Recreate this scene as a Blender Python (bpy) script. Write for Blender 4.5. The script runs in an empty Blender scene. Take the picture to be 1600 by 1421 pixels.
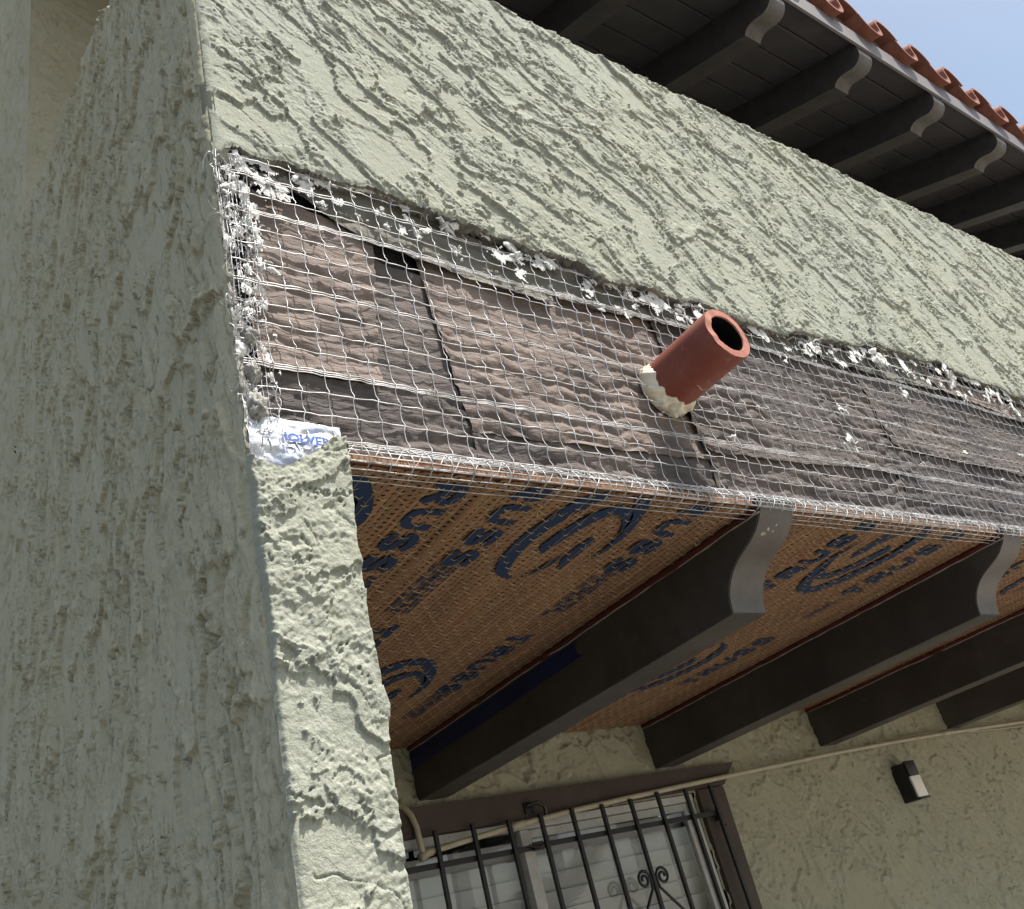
import bpy, bmesh, math, random
import numpy as np
from mathutils import Matrix, Vector

# ------------------------------------------------------------------ camera, sky, sun, exposure
scene = bpy.context.scene
cam_data = bpy.data.cameras.new('camera'); cam = bpy.data.objects.new('camera', cam_data)
scene.collection.objects.link(cam); scene.camera = cam
cam_data.sensor_width = 36.0; cam_data.lens = 36.0 * 1409.63 / 1600.0
cam_data.clip_start = 0.02; cam_data.clip_end = 400
cam.matrix_world = Matrix(((0.80521286, -0.10645631, -0.58335179, -0.34740),
                           (-0.54114589, -0.53417837, -0.64947255, -0.80693),
                           (-0.24247346, 0.83864207, -0.48773568, 1.53464),
                           (0, 0, 0, 1)))
SUN = Vector((0.21, -0.37, 0.90)).normalized()
world = bpy.data.worlds.new('World'); scene.world = world; world.use_nodes = True
wn = world.node_tree
sky = wn.nodes.new('ShaderNodeTexSky'); sky.sky_type = 'NISHITA'; sky.sun_disc = False
sky.sun_elevation = math.asin(SUN.z); sky.sun_rotation = math.atan2(SUN.x, SUN.y)
sky.altitude = 0; sky.air_density = 1.0; sky.dust_density = 3.0; sky.ozone_density = .3
wn.nodes['Background'].inputs['Strength'].default_value = 0.115
tint = wn.nodes.new('ShaderNodeMix'); tint.data_type = 'RGBA'; tint.blend_type = 'MULTIPLY'; tint.inputs[0].default_value = 1.0
tint.inputs[7].default_value = (0.98, 1.02, 0.97, 1)
wn.links.new(sky.outputs[0], tint.inputs[6]); wn.links.new(tint.outputs[2], wn.nodes['Background'].inputs['Color'])
sun_data = bpy.data.lights.new('sun', 'SUN'); sun_data.energy = 5.0; sun_data.angle = math.radians(0.55)
sun_data.color = (1.0, 0.96, 0.90)
sun = bpy.data.objects.new('sun', sun_data); scene.collection.objects.link(sun)
sun.rotation_euler = SUN.to_track_quat('Z', 'Y').to_euler(); sun.location = (2, -4, 9)
vs = scene.view_settings
vs.view_transform = 'Standard'; vs.look = 'None'; vs.exposure = 0.76; vs.gamma = 1.0; vs.use_curve_mapping = False
scene.cycles.max_bounces = 8; scene.cycles.diffuse_bounces = 5; scene.cycles.transparent_max_bounces = 10

rnd = random.Random(7); rng = np.random.default_rng(7)
COL = scene.collection

# ------------------------------------------------------------------ helpers
def smooth(a, b, x):
    t = np.clip((x - a) / (b - a), 0, 1); return t * t * (3 - 2 * t)

TAB = np.random.default_rng(11).random((8, 256, 256)).astype(np.float32)
def vn(x, y, s=0):
    """value noise 0..1 on a hashed lattice"""
    x = np.asarray(x, dtype=np.float64) + 37.13 * s; y = np.asarray(y, dtype=np.float64) + 91.7 * s
    xi = np.floor(x).astype(np.int64); yi = np.floor(y).astype(np.int64)
    fx = x - xi; fy = y - yi
    fx = fx * fx * fx * (fx * (6 * fx - 15) + 10); fy = fy * fy * fy * (fy * (6 * fy - 15) + 10)
    T = TAB[s % 8]; x0 = xi & 255; x1 = (xi + 1) & 255; y0 = yi & 255; y1 = (yi + 1) & 255
    return (T[x0, y0] * (1 - fx) + T[x1, y0] * fx) * (1 - fy) + (T[x0, y1] * (1 - fx) + T[x1, y1] * fx) * fy
def fbm(x, y, s=0, o=4, g=0.5):
    a, n, t = 1.0, 0.0, 0.0
    for i in range(o):
        n = n + a * vn(x, y, s + i); t += a; a *= g; x = x * 2.03 + 5.1; y = y * 2.03 + 1.7
    return n / t

def mesh_obj(name, verts, faces, mat, parent=None, smooth_shade=False):
    me = bpy.data.meshes.new(name)
    verts = np.asarray(verts, dtype=np.float32).reshape(-1, 3)
    if isinstance(faces, np.ndarray):
        k = faces.shape[1]; n = faces.shape[0]
        me.vertices.add(len(verts)); me.vertices.foreach_set('co', verts.ravel())
        me.loops.add(n * k); me.loops.foreach_set('vertex_index', faces.astype(np.int32).ravel())
        me.polygons.add(n); me.polygons.foreach_set('loop_start', np.arange(0, n * k, k, dtype=np.int32))
        me.update(calc_edges=True); me.validate()
    else:
        me.from_pydata(verts.tolist(), [], faces); me.update()
    if smooth_shade:
        me.polygons.foreach_set('use_smooth', np.ones(len(me.polygons), dtype=bool))
    o = bpy.data.objects.new(name, me); COL.objects.link(o)
    if mat: me.materials.append(mat)
    if parent: o.parent = parent
    return o

def grid_faces(r, c, keep=None):
    i = np.arange(r * c).reshape(r, c)
    f = np.stack([i[:-1, :-1], i[:-1, 1:], i[1:, 1:], i[1:, :-1]], -1).reshape(-1, 4)
    if keep is not None: f = f[keep.ravel()]
    return f

def grid_obj(name, P, mat, parent=None, flip=False, keep=None):
    r, c = P.shape[:2]; f = grid_faces(r, c, keep)
    if flip: f = f[:, ::-1].copy()
    return mesh_obj(name, P.reshape(-1, 3), f, mat, parent, True)

class MB:
    """collects vertices and faces of one part"""
    def __init__(s): s.v = []; s.f = []
    def add(s, v, f):
        b = len(s.v); s.v += [tuple(p) for p in v]; s.f += [tuple(i + b for i in q) for q in f]; return s
    def box(s, x0, x1, y0, y1, z0, z1, bev=0.0):
        if bev <= 0:
            v = [(x, y, z) for x in (x0, x1) for y in (y0, y1) for z in (z0, z1)]
            return s.add(v, [(0, 1, 3, 2), (4, 6, 7, 5), (0, 4, 5, 1), (2, 3, 7, 6), (0, 2, 6, 4), (1, 5, 7, 3)])
        bm = bmesh.new(); bmesh.ops.create_cube(bm, size=1)
        for q in bm.verts:
            q.co = Vector(((x0 + x1) / 2 + q.co.x * (x1 - x0), (y0 + y1) / 2 + q.co.y * (y1 - y0), (z0 + z1) / 2 + q.co.z * (z1 - z0)))
        bmesh.ops.bevel(bm, geom=bm.edges[:], offset=bev, segments=2, affect='EDGES', profile=0.6)
        bm.verts.index_update()
        s.add([q.co[:] for q in bm.verts], [[q.index for q in f.verts] for f in bm.faces]); bm.free(); return s
    def prism(s, poly, axis, a, b):
        """polygon (p,q) extruded along axis: x -> (y,z), y -> (x,z), z -> (x,y)"""
        n = len(poly); v = []
        for t in (a, b):
            for p, q in poly:
                v.append((t, p, q) if axis == 'x' else (p, t, q) if axis == 'y' else (p, q, t))
        f = [tuple(range(n)), tuple(range(2 * n - 1, n - 1, -1))]
        f += [(i, (i + 1) % n, n + (i + 1) % n, n + i) for i in range(n)]
        return s.add(v, f)
    def tube(s, pts, r, k=6, caps=True):
        pts = [Vector(p) for p in pts]; n = len(pts)
        rr = r if isinstance(r, (list, tuple)) else [r] * n
        v = []; ref = None
        for i, p in enumerate(pts):
            t = (pts[min(i + 1, n - 1)] - pts[max(i - 1, 0)]).normalized()
            if ref is None: ref = t.orthogonal().normalized()
            ref = (ref - t * ref.dot(t)); ref = ref.normalized() if ref.length > 1e-6 else t.orthogonal().normalized()
            b = t.cross(ref)
            for j in range(k):
                a = 2 * math.pi * j / k
                v.append(p + (ref * math.cos(a) + b * math.sin(a)) * rr[i])
        f = []
        for i in range(n - 1):
            for j in range(k):
                f.append((i * k + j, i * k + (j + 1) % k, (i + 1) * k + (j + 1) % k, (i + 1) * k + j))
        if caps: f += [tuple(range(k - 1, -1, -1)), tuple((n - 1) * k + j for j in range(k))]
        return s.add(v, f)
    def build(s, name, mat, parent=None, sm=False):
        o = mesh_obj(name, s.v, s.f, mat, parent, sm); return o

def autosmooth(o, ang=40):
    bm = bmesh.new(); bm.from_mesh(o.data); bmesh.ops.recalc_face_normals(bm, faces=bm.faces)
    for e in bm.edges:
        if len(e.link_faces) == 2 and e.calc_face_angle(0) > math.radians(ang): e.smooth = False
    for f in bm.faces: f.smooth = True
    bm.to_mesh(o.data); bm.free(); return o

def tubes(P, r, k=4, ref=(0, -1, 0)):
    """many polylines at once. P (n,m,3)"""
    P = np.asarray(P, dtype=np.float64); n, m, _ = P.shape
    T = np.empty_like(P); T[:, 1:-1] = P[:, 2:] - P[:, :-2]; T[:, 0] = P[:, 1] - P[:, 0]; T[:, -1] = P[:, -1] - P[:, -2]
    T /= np.linalg.norm(T, axis=2, keepdims=True) + 1e-12
    A = np.cross(T, np.array(ref, dtype=float)); A /= np.linalg.norm(A, axis=2, keepdims=True) + 1e-12
    B = np.cross(T, A)
    a = np.arange(k) * 2 * math.pi / k + .4
    V = P[:, :, None, :] + r * (A[:, :, None, :] * np.cos(a)[None, None, :, None] + B[:, :, None, :] * np.sin(a)[None, None, :, None])
    idx = np.arange(n * m * k).reshape(n, m, k)
    f = np.stack([idx[:, :-1], np.roll(idx, -1, 2)[:, :-1], np.roll(idx, -1, 2)[:, 1:], idx[:, 1:]], -1).reshape(-1, 4)
    return V.reshape(-1, 3), f
def join_tubes(L):
    vs_, fs_, b = [], [], 0
    for v, f in L: vs_.append(v); fs_.append(f + b); b += len(v)
    return np.concatenate(vs_), np.concatenate(fs_)

def tag(o, label=None, cat=None, group=None, kind=None):
    if label: o['label'] = label
    if cat: o['category'] = cat
    if group: o['group'] = group
    if kind: o['kind'] = kind
    return o
def empty(name, loc=(0, 0, 0), label=None, cat=None, group=None):
    o = bpy.data.objects.new(name, None); COL.objects.link(o); o.location = loc; o.empty_display_size = .05
    return tag(o, label, cat, group)
def at(o, root):
    """parent with the mesh already in world coordinates"""
    o.parent = root; o.matrix_parent_inverse = Matrix.Translation(root.location).inverted(); return o

# ------------------------------------------------------------------ materials
class Mat:
    def __init__(s, name, color, rough=.8, spec=.3, metal=0.0):
        s.m = bpy.data.materials.new(name); s.m.use_nodes = True; s.t = s.m.node_tree; s.b = s.t.nodes['Principled BSDF']
        s.b.inputs['Roughness'].default_value = rough; s.b.inputs['Metallic'].default_value = metal
        s.b.inputs['Specular IOR Level'].default_value = spec
        s.b.inputs['Base Color'].default_value = (*color, 1); s.col = None; s.color = color; s.h = None
        s.co = s.t.nodes.new('ShaderNodeTexCoord').outputs['Object']
    def n(s, ty, **kw):
        nd = s.t.nodes.new(ty)
        for k, v in kw.items(): setattr(nd, k, v)
        return nd
    def map(s, scale=(1, 1, 1), rot=(0, 0, 0)):
        src = s.co
        if any(rot):
            r_ = s.n('ShaderNodeMapping'); r_.inputs['Rotation'].default_value = rot; s.t.links.new(src, r_.inputs['Vector']); src = r_.outputs[0]
        mp = s.n('ShaderNodeMapping'); mp.inputs['Scale'].default_value = scale
        s.t.links.new(src, mp.inputs['Vector']); return mp.outputs[0]
    def noise(s, scale, detail=4, rough=.55, stretch=(1, 1, 1), dist=0.0, rot=(0, 0, 0)):
        nz = s.n('ShaderNodeTexNoise'); nz.inputs['Scale'].default_value = scale; nz.inputs['Detail'].default_value = detail
        nz.inputs['Roughness'].default_value = rough; nz.inputs['Distortion'].default_value = dist
        s.t.links.new(s.map(stretch, rot), nz.inputs['Vector']); return nz.outputs['Fac']
    def ramp(s, fac, stops):
        r = s.n('ShaderNodeValToRGB'); e = r.color_ramp.elements
        while len(e) < len(stops): e.new(.5)
        for el, (p, c) in zip(e, stops):
            el.position = p; el.color = (c, c, c, 1) if isinstance(c, (int, float)) else (*c, 1)
        s.t.links.new(fac, r.inputs[0]); return r.outputs[0]
    def mix(s, fac, color):
        """blend a further base colour over the present one"""
        m = s.n('ShaderNodeMix', data_type='RGBA')
        if isinstance(fac, (int, float)): m.inputs[0].default_value = fac
        else: s.t.links.new(fac, m.inputs[0])
        if s.col is None: m.inputs[6].default_value = (*s.color, 1)
        else: s.t.links.new(s.col, m.inputs[6])
        if isinstance(color, tuple): m.inputs[7].default_value = (*color, 1)
        else: s.t.links.new(color, m.inputs[7])
        s.col = m.outputs[2]; s.t.links.new(s.col, s.b.inputs['Base Color']); return s
    def bump(s, height, strength=.3, dist=.002):
        b = s.n('ShaderNodeBump'); b.inputs['Strength'].default_value = strength; b.inputs['Distance'].default_value = dist
        s.t.links.new(height, b.inputs['Height'])
        if s.h: s.t.links.new(s.h, b.inputs['Normal'])
        s.h = b.outputs[0]; s.t.links.new(s.h, s.b.inputs['Normal']); return s
    def rough(s, fac, a, b):
        m = s.n('ShaderNodeMapRange'); m.inputs[3].default_value = a; m.inputs[4].default_value = b
        s.t.links.new(fac, m.inputs[0]); s.t.links.new(m.outputs[0], s.b.inputs['Roughness']); return s
    def math(s, op, a, b=None):
        m = s.n('ShaderNodeMath', operation=op)
        for i, v in enumerate((a, b)):
            if v is None: continue
            if isinstance(v, (int, float)): m.inputs[i].default_value = v
            else: s.t.links.new(v, m.inputs[i])
        return m.outputs[0]

def stucco_mat(name, base, warm, pale, stretch=(1, 1, 1), rot=(0, 0, 0), k=1.0, ledge=1.0):
    up = stretch[2] < 1
    m = Mat(name, base, .9, .15)
    m.mix(m.ramp(m.noise(2.2, 6, .65, stretch), [(.38, 0), (.68, 1)]), warm)
    m.mix(m.ramp(m.noise(11, 6, .65, stretch), [(.52, 0), (.72, .5)]), pale)
    m.mix(m.ramp(m.noise(1.3, 5, .7, (1.5, 1.5, .5)), [(.56, 0), (.78, .35)]), tuple(c * f for c, f in zip(base, (.74, .72, .66))))   # weathering runs
    m.mix(m.ramp(m.noise(130, 3, .6), [(.66, 0), (.76, .4)]), tuple(c * .6 for c in base))                                         # specks of grit
    # ragged trowel plates, three sizes, and sand grain
    plate = lambda sc, lo, w, off: m.ramp(m.noise(sc, 7, .66, tuple(c * k for c in ((off[0], off[2] * 1.1, off[0] * .8) if up else off)), .25, rot), [(lo, 0), (lo + w, 1)])
    m.bump(plate(1.0, .500, .012, (9, 14, 17)), .9 * ledge, .0030)
    m.bump(plate(1.9, .545, .014, (10, 15, 18)), .8 * ledge, .0020)
    m.bump(plate(4.5, .630, .03, (9, 14, 15)), .6 * ledge, -.0014)
    m.bump(m.noise(260, 4, .75), .8, .0026)
    return m.m
M = {}
M['stucco'] = stucco_mat('sage_stucco', (.328, .342, .286), (.342, .346, .274), (.378, .392, .338), rot=(0, -.8, 0), ledge=.5)
M['stucco_side'] = stucco_mat('sage_stucco_streaked', (.500, .462, .330), (.495, .450, .312), (.515, .485, .360), (1, 1, .35), k=.8, ledge=.65)  # front's sage paint lightened and warmed to offset the shade on this side
M['stucco_back'] = stucco_mat('olive_stucco', (.340, .338, .255), (.350, .340, .240), (.375, .378, .305), rot=(0, -1.05, 0), k=.75, ledge=.6)
def simple(key, color, rough=.7, spec=.3, metal=0.0, var=.25, sc=20, bump=0.0, bsc=150, bd=.001):
    m = Mat(key, color, rough, spec, metal)
    if var: m.mix(m.ramp(m.noise(sc, 5, .6), [(.35, 0), (.7, 1)]), tuple(min(1, c * (1 - var)) for c in color))
    if bump: m.bump(m.noise(bsc, 4, .6), bump, bd)
    M[key] = m.m; return m
simple('plaster_core', (.30, .29, .26), .95, .1, var=.45, sc=60, bump=.8, bsc=220, bd=.003)
simple('white_scrap', (.76, .75, .72), .85, .2, var=.35, sc=110, bump=.8, bsc=350, bd=.002)
simple('grey_scrap', (.34, .33, .30), .9, .2, var=.35, sc=70, bump=.6, bsc=250, bd=.002)
m = Mat('galvanised_wire', (.60, .60, .61), .45, .5, .3); m.mix(m.ramp(m.noise(40, 5), [(.42, 0), (.66, 1)]), (.27, .255, .24)); M['wire'] = m.m
m = Mat('dull_wire', (.56, .49, .34), .5, .4, .2); m.mix(m.ramp(m.noise(60, 3), [(.4, 0), (.7, 1)]), (.30, .22, .14)); M['wire_dull'] = m.m
def paper_mat(key, base, grey, sc=9):
    m = Mat(key, base, .85, .15)
    m.mix(m.ramp(m.noise(sc, 5, .62, (1, 1, 1.6)), [(.36, 0), (.70, 1)]), grey)
    m.mix(m.ramp(m.noise(34, 5, .7), [(.56, 0), (.78, .5)]), tuple(c * 1.35 for c in base))
    m.mix(m.ramp(m.noise(5, 6, .75, (1, 1, 2)), [(.56, 0), (.72, .6)]), tuple(c * .55 for c in base)); m.bump(m.noise(16, 6, .62, (1, 1, 3.5), .4), .9, .012); m.bump(m.noise(70, 5, .6), .4, .003); M[key] = m.m
paper_mat('paper_tan', (.255, .203, .175), (.128, .108, .100), 6)
paper_mat('paper_brown', (.150, .125, .113), (.076, .070, .070), 6)
paper_mat('paper_grey', (.205, .195, .165), (.145, .135, .118))
paper_mat('paper_dark', (.115, .100, .096), (.070, .064, .066))
paper_mat('felt', (.060, .055, .055), (.040, .038, .040))
# kraft paper of the soffit, with its grid of perforations
m = Mat('kraft_paper', (.340, .205, .118), .8, .2)
m.mix(m.ramp(m.noise(7, 5, .6, (4.5, .5, 1)), [(.36, 0), (.66, 1)]), (.230, .132, .078))
m.mix(m.ramp(m.noise(16, 3, .6, (6, .22, 1)), [(.62, 0), (.70, .75)]), (.30, .085, .040))
m.mix(m.ramp(m.noise(9, 4, .6, (3, .6, 1)), [(.64, 0), (.8, .6)]), (.50, .30, .15))
sx = m.n('ShaderNodeSeparateXYZ'); m.t.links.new(m.co, sx.inputs[0])
jit = m.math('MULTIPLY', m.math('SUBTRACT', m.noise(60, 2), .5), .35)
u = m.math('ADD', m.math('MULTIPLY', sx.outputs[0], 1 / .0122), jit); v = m.math('ADD', m.math('MULTIPLY', sx.outputs[1], 1 / .0124), m.math('MULTIPLY', u, .5))
fu = m.math('SUBTRACT', m.math('FRACT', u), .5); fv = m.math('SUBTRACT', m.math('FRACT', v), .5)
d2 = m.math('ADD', m.math('MULTIPLY', fu, fu), m.math('MULTIPLY', m.math('MULTIPLY', fv, fv), 1.3))
hole = m.math('LESS_THAN', d2, .046)
lw = m.math('LESS_THAN', m.math('ABSOLUTE', m.math('SUBTRACT', m.math('FRACT', m.math('ADD', m.math('MULTIPLY', sx.outputs[0], 1 / .0171), m.math('MULTIPLY', m.noise(14, 2, .5, (1, .15, 1)), .9))), .5)), .055)
m.mix(m.math('MULTIPLY', lw, .6), (.135, .062, .035))
m.mix(hole, (.012, .009, .008))
m.bump(m.noise(200, 4, .6), .3, .001); M['kraft'] = m.m
m = Mat('navy_print', (.024, .044, .100), .75, .2); m.mix(m.ramp(m.noise(60, 5, .7), [(.55, 0), (.8, .5)]), (.07, .07, .08)); M['print'] = m.m
m = Mat('print_blue_pale', (.05, .12, .42), .6, .3); M['print_blue'] = m.m
m = Mat('joist_paint', (.046, .041, .040), .42, .4); m.mix(m.ramp(m.noise(5, 6, .65), [(.42, 0), (.72, 1)]), (.072, .066, .062))
m.mix(m.ramp(m.noise(45, 4, .7, (1, .25, 1)), [(.66, 0), (.8, .45)]), (.11, .10, .09)); m.mix(m.ramp(m.noise(2.6, 6, .75), [(.52, 0), (.72, .55)]), (.105, .10, .095))
m.rough(m.noise(12, 5), .34, .62); m.bump(m.noise(60, 5, .6, (1, .12, 1)), .22, .0015); m.bump(m.noise(400, 3), .12, .0006); M['joist'] = m.m
m = Mat('joist_faded_paint', (.105, .098, .090), .5, .35); m.mix(m.ramp(m.noise(14, 6, .7), [(.42, 0), (.72, 1)]), (.075, .068, .062)); m.mix(m.ramp(m.noise(70, 5, .7, (1, 1, .3)), [(.66, 0), (.76, .5)]), (.17, .16, .15)); m.bump(m.noise(120, 4), .3, .001); M['joist_faded'] = m.m  # lighter copy of the joist paint, imitating light on the scroll ends
simple('red_trim', (.095, .022, .018), .6, .3, var=.4, sc=40, bump=.3, bsc=120)
simple('caulk', (.50, .46, .39), .7, .3, var=.3, sc=60, bump=.4, bsc=300)
simple('blue_strip', (.012, .022, .10), .5, .35, var=.4, sc=8)
simple('wood_edge', (.30, .17, .10), .85, .2, var=.45, sc=30, bump=.4, bsc=120)
m = Mat('oxide_red_pipe', (.190, .052, .037), .48, .35); m.mix(m.ramp(m.noise(22, 5, .6), [(.42, 0), (.75, 1)]), (.235, .080, .058))
m.mix(m.ramp(m.noise(30, 6, .8, (1, .6, 1), .6), [(.57, 0), (.70, .55)]), (.50, .33, .27)); m.mix(m.ramp(m.noise(16, 5, .7), [(.55, 0), (.75, .5)]), (.19, .045, .03)); m.bump(m.noise(160, 4), .2, .0008); M['pipe'] = m.m
simple('pipe_cut', (.44, .19, .14), .8, .2, var=.25, sc=90, bump=.4, bsc=300)
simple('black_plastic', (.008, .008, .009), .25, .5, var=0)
m = Mat('sealant', (.72, .67, .53), .42, .45); m.mix(m.ramp(m.noise(35, 4), [(.45, 0), (.75, 1)]), (.60, .54, .40)); m.bump(m.noise(90, 4), .5, .003); M['sealant'] = m.m
m = Mat('plastic_film', (.74, .76, .80), .22, .6); m.b.inputs['Transmission Weight'].default_value = .15
m.mix(m.ramp(m.noise(30, 4, .6), [(.5, 0), (.62, .8)]), (.50, .58, .76)); m.bump(m.noise(60, 5, .6), .6, .004); M['film'] = m.m
simple('eave_paint', (.068, .063, .069), .55, .3, var=.3, sc=6, bump=.2, bsc=50)
simple('rafter_faded', (.14, .128, .118), .6, .3, var=.35, sc=20, bump=.4, bsc=110)  # rafter paint made paler to imitate light catching the tails
simple('rafter_paint', (.062, .057, .060), .5, .35, var=.35, sc=14, bump=.3, bsc=90)
simple('fascia_paint', (.17, .155, .16), .6, .3, var=.2, sc=5, bump=.15, bsc=40)
m = Mat('terracotta', (.285, .118, .080), .8, .25); m.mix(m.ramp(m.noise(9, 5, .65), [(.38, 0), (.72, 1)]), (.20, .075, .055))
m.mix(m.ramp(m.noise(26, 5, .7), [(.58, 0), (.82, .6)]), (.36, .24, .18)); m.bump(m.noise(70, 5), .35, .003); M['tile'] = m.m
simple('mortar', (.16, .11, .085), .9, .2, var=.3, sc=30, bump=.6, bsc=90, bd=.003)
simple('trim_brown', (.070, .052, .044), .6, .3, var=.3, sc=9, bump=.3, bsc=70)
simple('white_frame', (.52, .52, .50), .5, .4, var=.2, sc=30)
simple('black_iron', (.014, .014, .016), .45, .45, var=.3, sc=40, bump=.2, bsc=200)
simple('slat_white', (.80, .80, .78), .6, .3, var=.12, sc=12)
simple('room_dark', (.05, .05, .05), .9, .1, var=0)
simple('conduit_paint', (.42, .385, .285), .5, .35, var=.2, sc=25, bump=.2, bsc=120)
simple('lamp_lens', (.80, .78, .74), .35, .5, var=.08, sc=20)
simple('concrete', (.21, .20, .18), .9, .2, var=.18, sc=3, bump=.3, bsc=60, bd=.004)
simple('neighbour_white', (.66, .66, .64), .8, .2, var=.08, sc=3)
simple('bark', (.14, .10, .07), .9, .1, var=.4, sc=20, bump=.8, bsc=40, bd=.01)
simple('frond', (.12, .17, .07), .6, .3, var=.35, sc=8)
g = bpy.data.materials.new('window_glass'); g.use_nodes = True; t = g.node_tree; t.nodes.remove(t.nodes['Principled BSDF'])
tr = t.nodes.new('ShaderNodeBsdfTransparent'); tr.inputs[0].default_value = (.88, .88, .87, 1)
gl = t.nodes.new('ShaderNodeBsdfGlossy'); gl.inputs['Roughness'].default_value = .015; gl.inputs['Color'].default_value = (.9, .92, .95, 1)
fr = t.nodes.new('ShaderNodeLayerWeight'); fr.inputs['Blend'].default_value = .42
mx = t.nodes.new('ShaderNodeMixShader'); t.links.new(fr.outputs['Fresnel'], mx.inputs[0]); t.links.new(tr.outputs[0], mx.inputs[1]); t.links.new(gl.outputs[0], mx.inputs[2])
t.links.new(mx.outputs[0], t.nodes['Material Output'].inputs['Surface']); M['glass'] = g

# ------------------------------------------------------------------ stucco relief
def stucco(a, b, seed=0, amp=1.0, grit=1.0, cut=0.0, rg=.75, busy=1.0):
    """trowelled stucco relief in metres; a runs along the trowel strokes, b across them"""
    wa = a + .085 * (fbm(a * 6, b * 8, seed + 1, 3) - .5); wb = b + .060 * (fbm(a * 7 + 9, b * 9, seed + 2, 3) - .5)
    wb = wb + .16 * (fbm(a * 1.7, b * 2.1, seed + 5, 2) - .5); wa = wa + .10 * (fbm(a * 2.3 + 4, b * 1.9, seed + 1, 2) - .5)
    rag = (fbm(a * 70, b * 100, seed + 3, 4, .7) - .5) * rg
    n1 = fbm(wa * 8.5, wb * 16.5, seed, 3) + .30 * rag
    n2 = fbm(wa * 17, wb * 36, seed + 4, 2) + .42 * rag
    n3 = fbm(wa * 5.0 + 3, wb * 9.5, seed + 5, 3) + .18 * rag
    m2 = smooth(.40, .60, fbm(a * 7 + 2, b * 8, seed + 1, 2))
    # plates: each starts as a sharp ledge on its lower side and thins out again along the stroke
    def plate(n, t, w):
        return smooth(t, t + .007, n) * (1 - .75 * smooth(t + .03, t + w, n))
    p1 = smooth(.500, .512, n1); p3 = smooth(.515, .527, n3)
    h = .0022 * plate(n1, .50, .16) + .0016 * busy * plate(n2, .55, .2) * m2 + .0026 * plate(n3, .515, .16) + .0007 * p1
    n4 = fbm(wa * 10, wb * 34, seed + 2, 3) + .10 * rag
    h = h - .0017 * (1 + cut) * smooth(.026, .0, np.abs(n4 - .5)) * smooth(.50 - .03 * cut, .57 - .03 * cut, fbm(a * 9, b * 13, seed + 6, 2))
    n5 = fbm(wa * 34, wb * 60, seed + 6, 2) + .35 * rag
    h = h - .0016 * busy * smooth(.64, .70, n5) * smooth(.46, .60, fbm(a * 6 + 7, b * 9, seed + 3, 2)) * (1 + cut)
    rough = .25 + .75 * busy * smooth(.53, .44, fbm(a * 11, b * 17, seed + 2, 3))
    h = h + grit * rough * (.0022 * (fbm(a * 130, b * 150, seed + 7, 2) - .5) + .0012 * (vn(a * 330, b * 350, seed) - .5))
    return .0015 + amp * h + .004 * (fbm(a * 2.2, b * 2.2, seed + 6, 2) - .5)

def steps(a, b, s0, s1):
    """positions from a to b with a step growing from s0 to s1"""
    out = [a]
    while out[-1] < b:
        t = (out[-1] - a) / (b - a); out.append(out[-1] + s0 + (s1 - s0) * t)
    out[-1] = b; return np.array(out)
RC = .013                        # corner rounding
def rounding(x):
    return np.where(x < RC, RC - np.sqrt(np.maximum(RC * RC - (RC - np.minimum(x, RC)) ** 2, 0)), 0.0)

# ------------------------------------------------------------------ the setting
simple('driveway_asphalt', (.060, .058, .055), .9, .2, var=.18, sc=3, bump=.3, bsc=60, bd=.004)
simple('front_walk_concrete', (.42, .385, .33), .95, .1, var=.35, sc=6, bump=.6, bsc=40, bd=.01)
simple('porch_tile', (.10, .075, .060), .7, .3, var=.3, sc=4, bump=.2, bsc=60)
ground = mesh_obj('ground', [(-60, -80, 0), (80, -80, 0), (80, 60, 0), (-60, 60, 0)], [(0, 1, 2, 3)], M['concrete']); tag(ground, kind='structure')
o = mesh_obj('driveway', [(-12, -9, .004), (-.05, -9, .004), (-.05, 8, .004), (-12, 8, .004)], [(0, 1, 2, 3)], M['driveway_asphalt']); tag(o, kind='structure')  # unseen dark ground, added to cut bounce light onto the side wall
o = mesh_obj('front_walk', [(.6, -6, .008), (10, -6, .008), (10, -.02, .008), (.6, -.02, .008)], [(0, 1, 2, 3)], M['front_walk_concrete']); tag(o, kind='structure')  # unseen pale ground, added to bounce sunlight up under the balcony
o = MB().box(.11, 7, -.015, 1.29, 0, .05).build('porch_floor', M['porch_tile']); tag(o, kind='structure')

# ---- porch side wall (its narrow sunlit front end reads as the pillar)
porch = empty('porch_side_wall', (0, 0, 0), 'tall sage stucco side wall in shade, its narrow sunlit front end at the left', 'wall')
TOPP = np.array([(0, 3.47), (.2, 3.52), (.491, 3.625), (.614, 3.655), (.78, 3.70), (.891, 3.725), (1.009, 3.76), (1.279, 3.865), (1.49, 3.969)])
ya = steps(RC * .293, 1.49, .0016, .0046)
tz = np.linspace(0, 1, 980)
top = np.interp(ya, TOPP[:, 0], TOPP[:, 1])
Yg = np.repeat(ya[None, :], len(tz), 0); Zg = 1.45 + (top[None, :] - 1.45) * tz[:, None]
ha = stucco(Zg * .80 + .06 * Yg, Yg * .95, 3, 2.7, .5, 1.4, .55, .6)
fade = .12 + .88 * smooth(0.0, .045, Yg)
lip = .014 * (1 - np.sqrt(np.clip(1 - (np.clip(Zg - (top[None, :] - .014), 0, .014) / .014) ** 2, 0, 1)))
Xg = rounding(Yg) - ha * fade + lip
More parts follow.
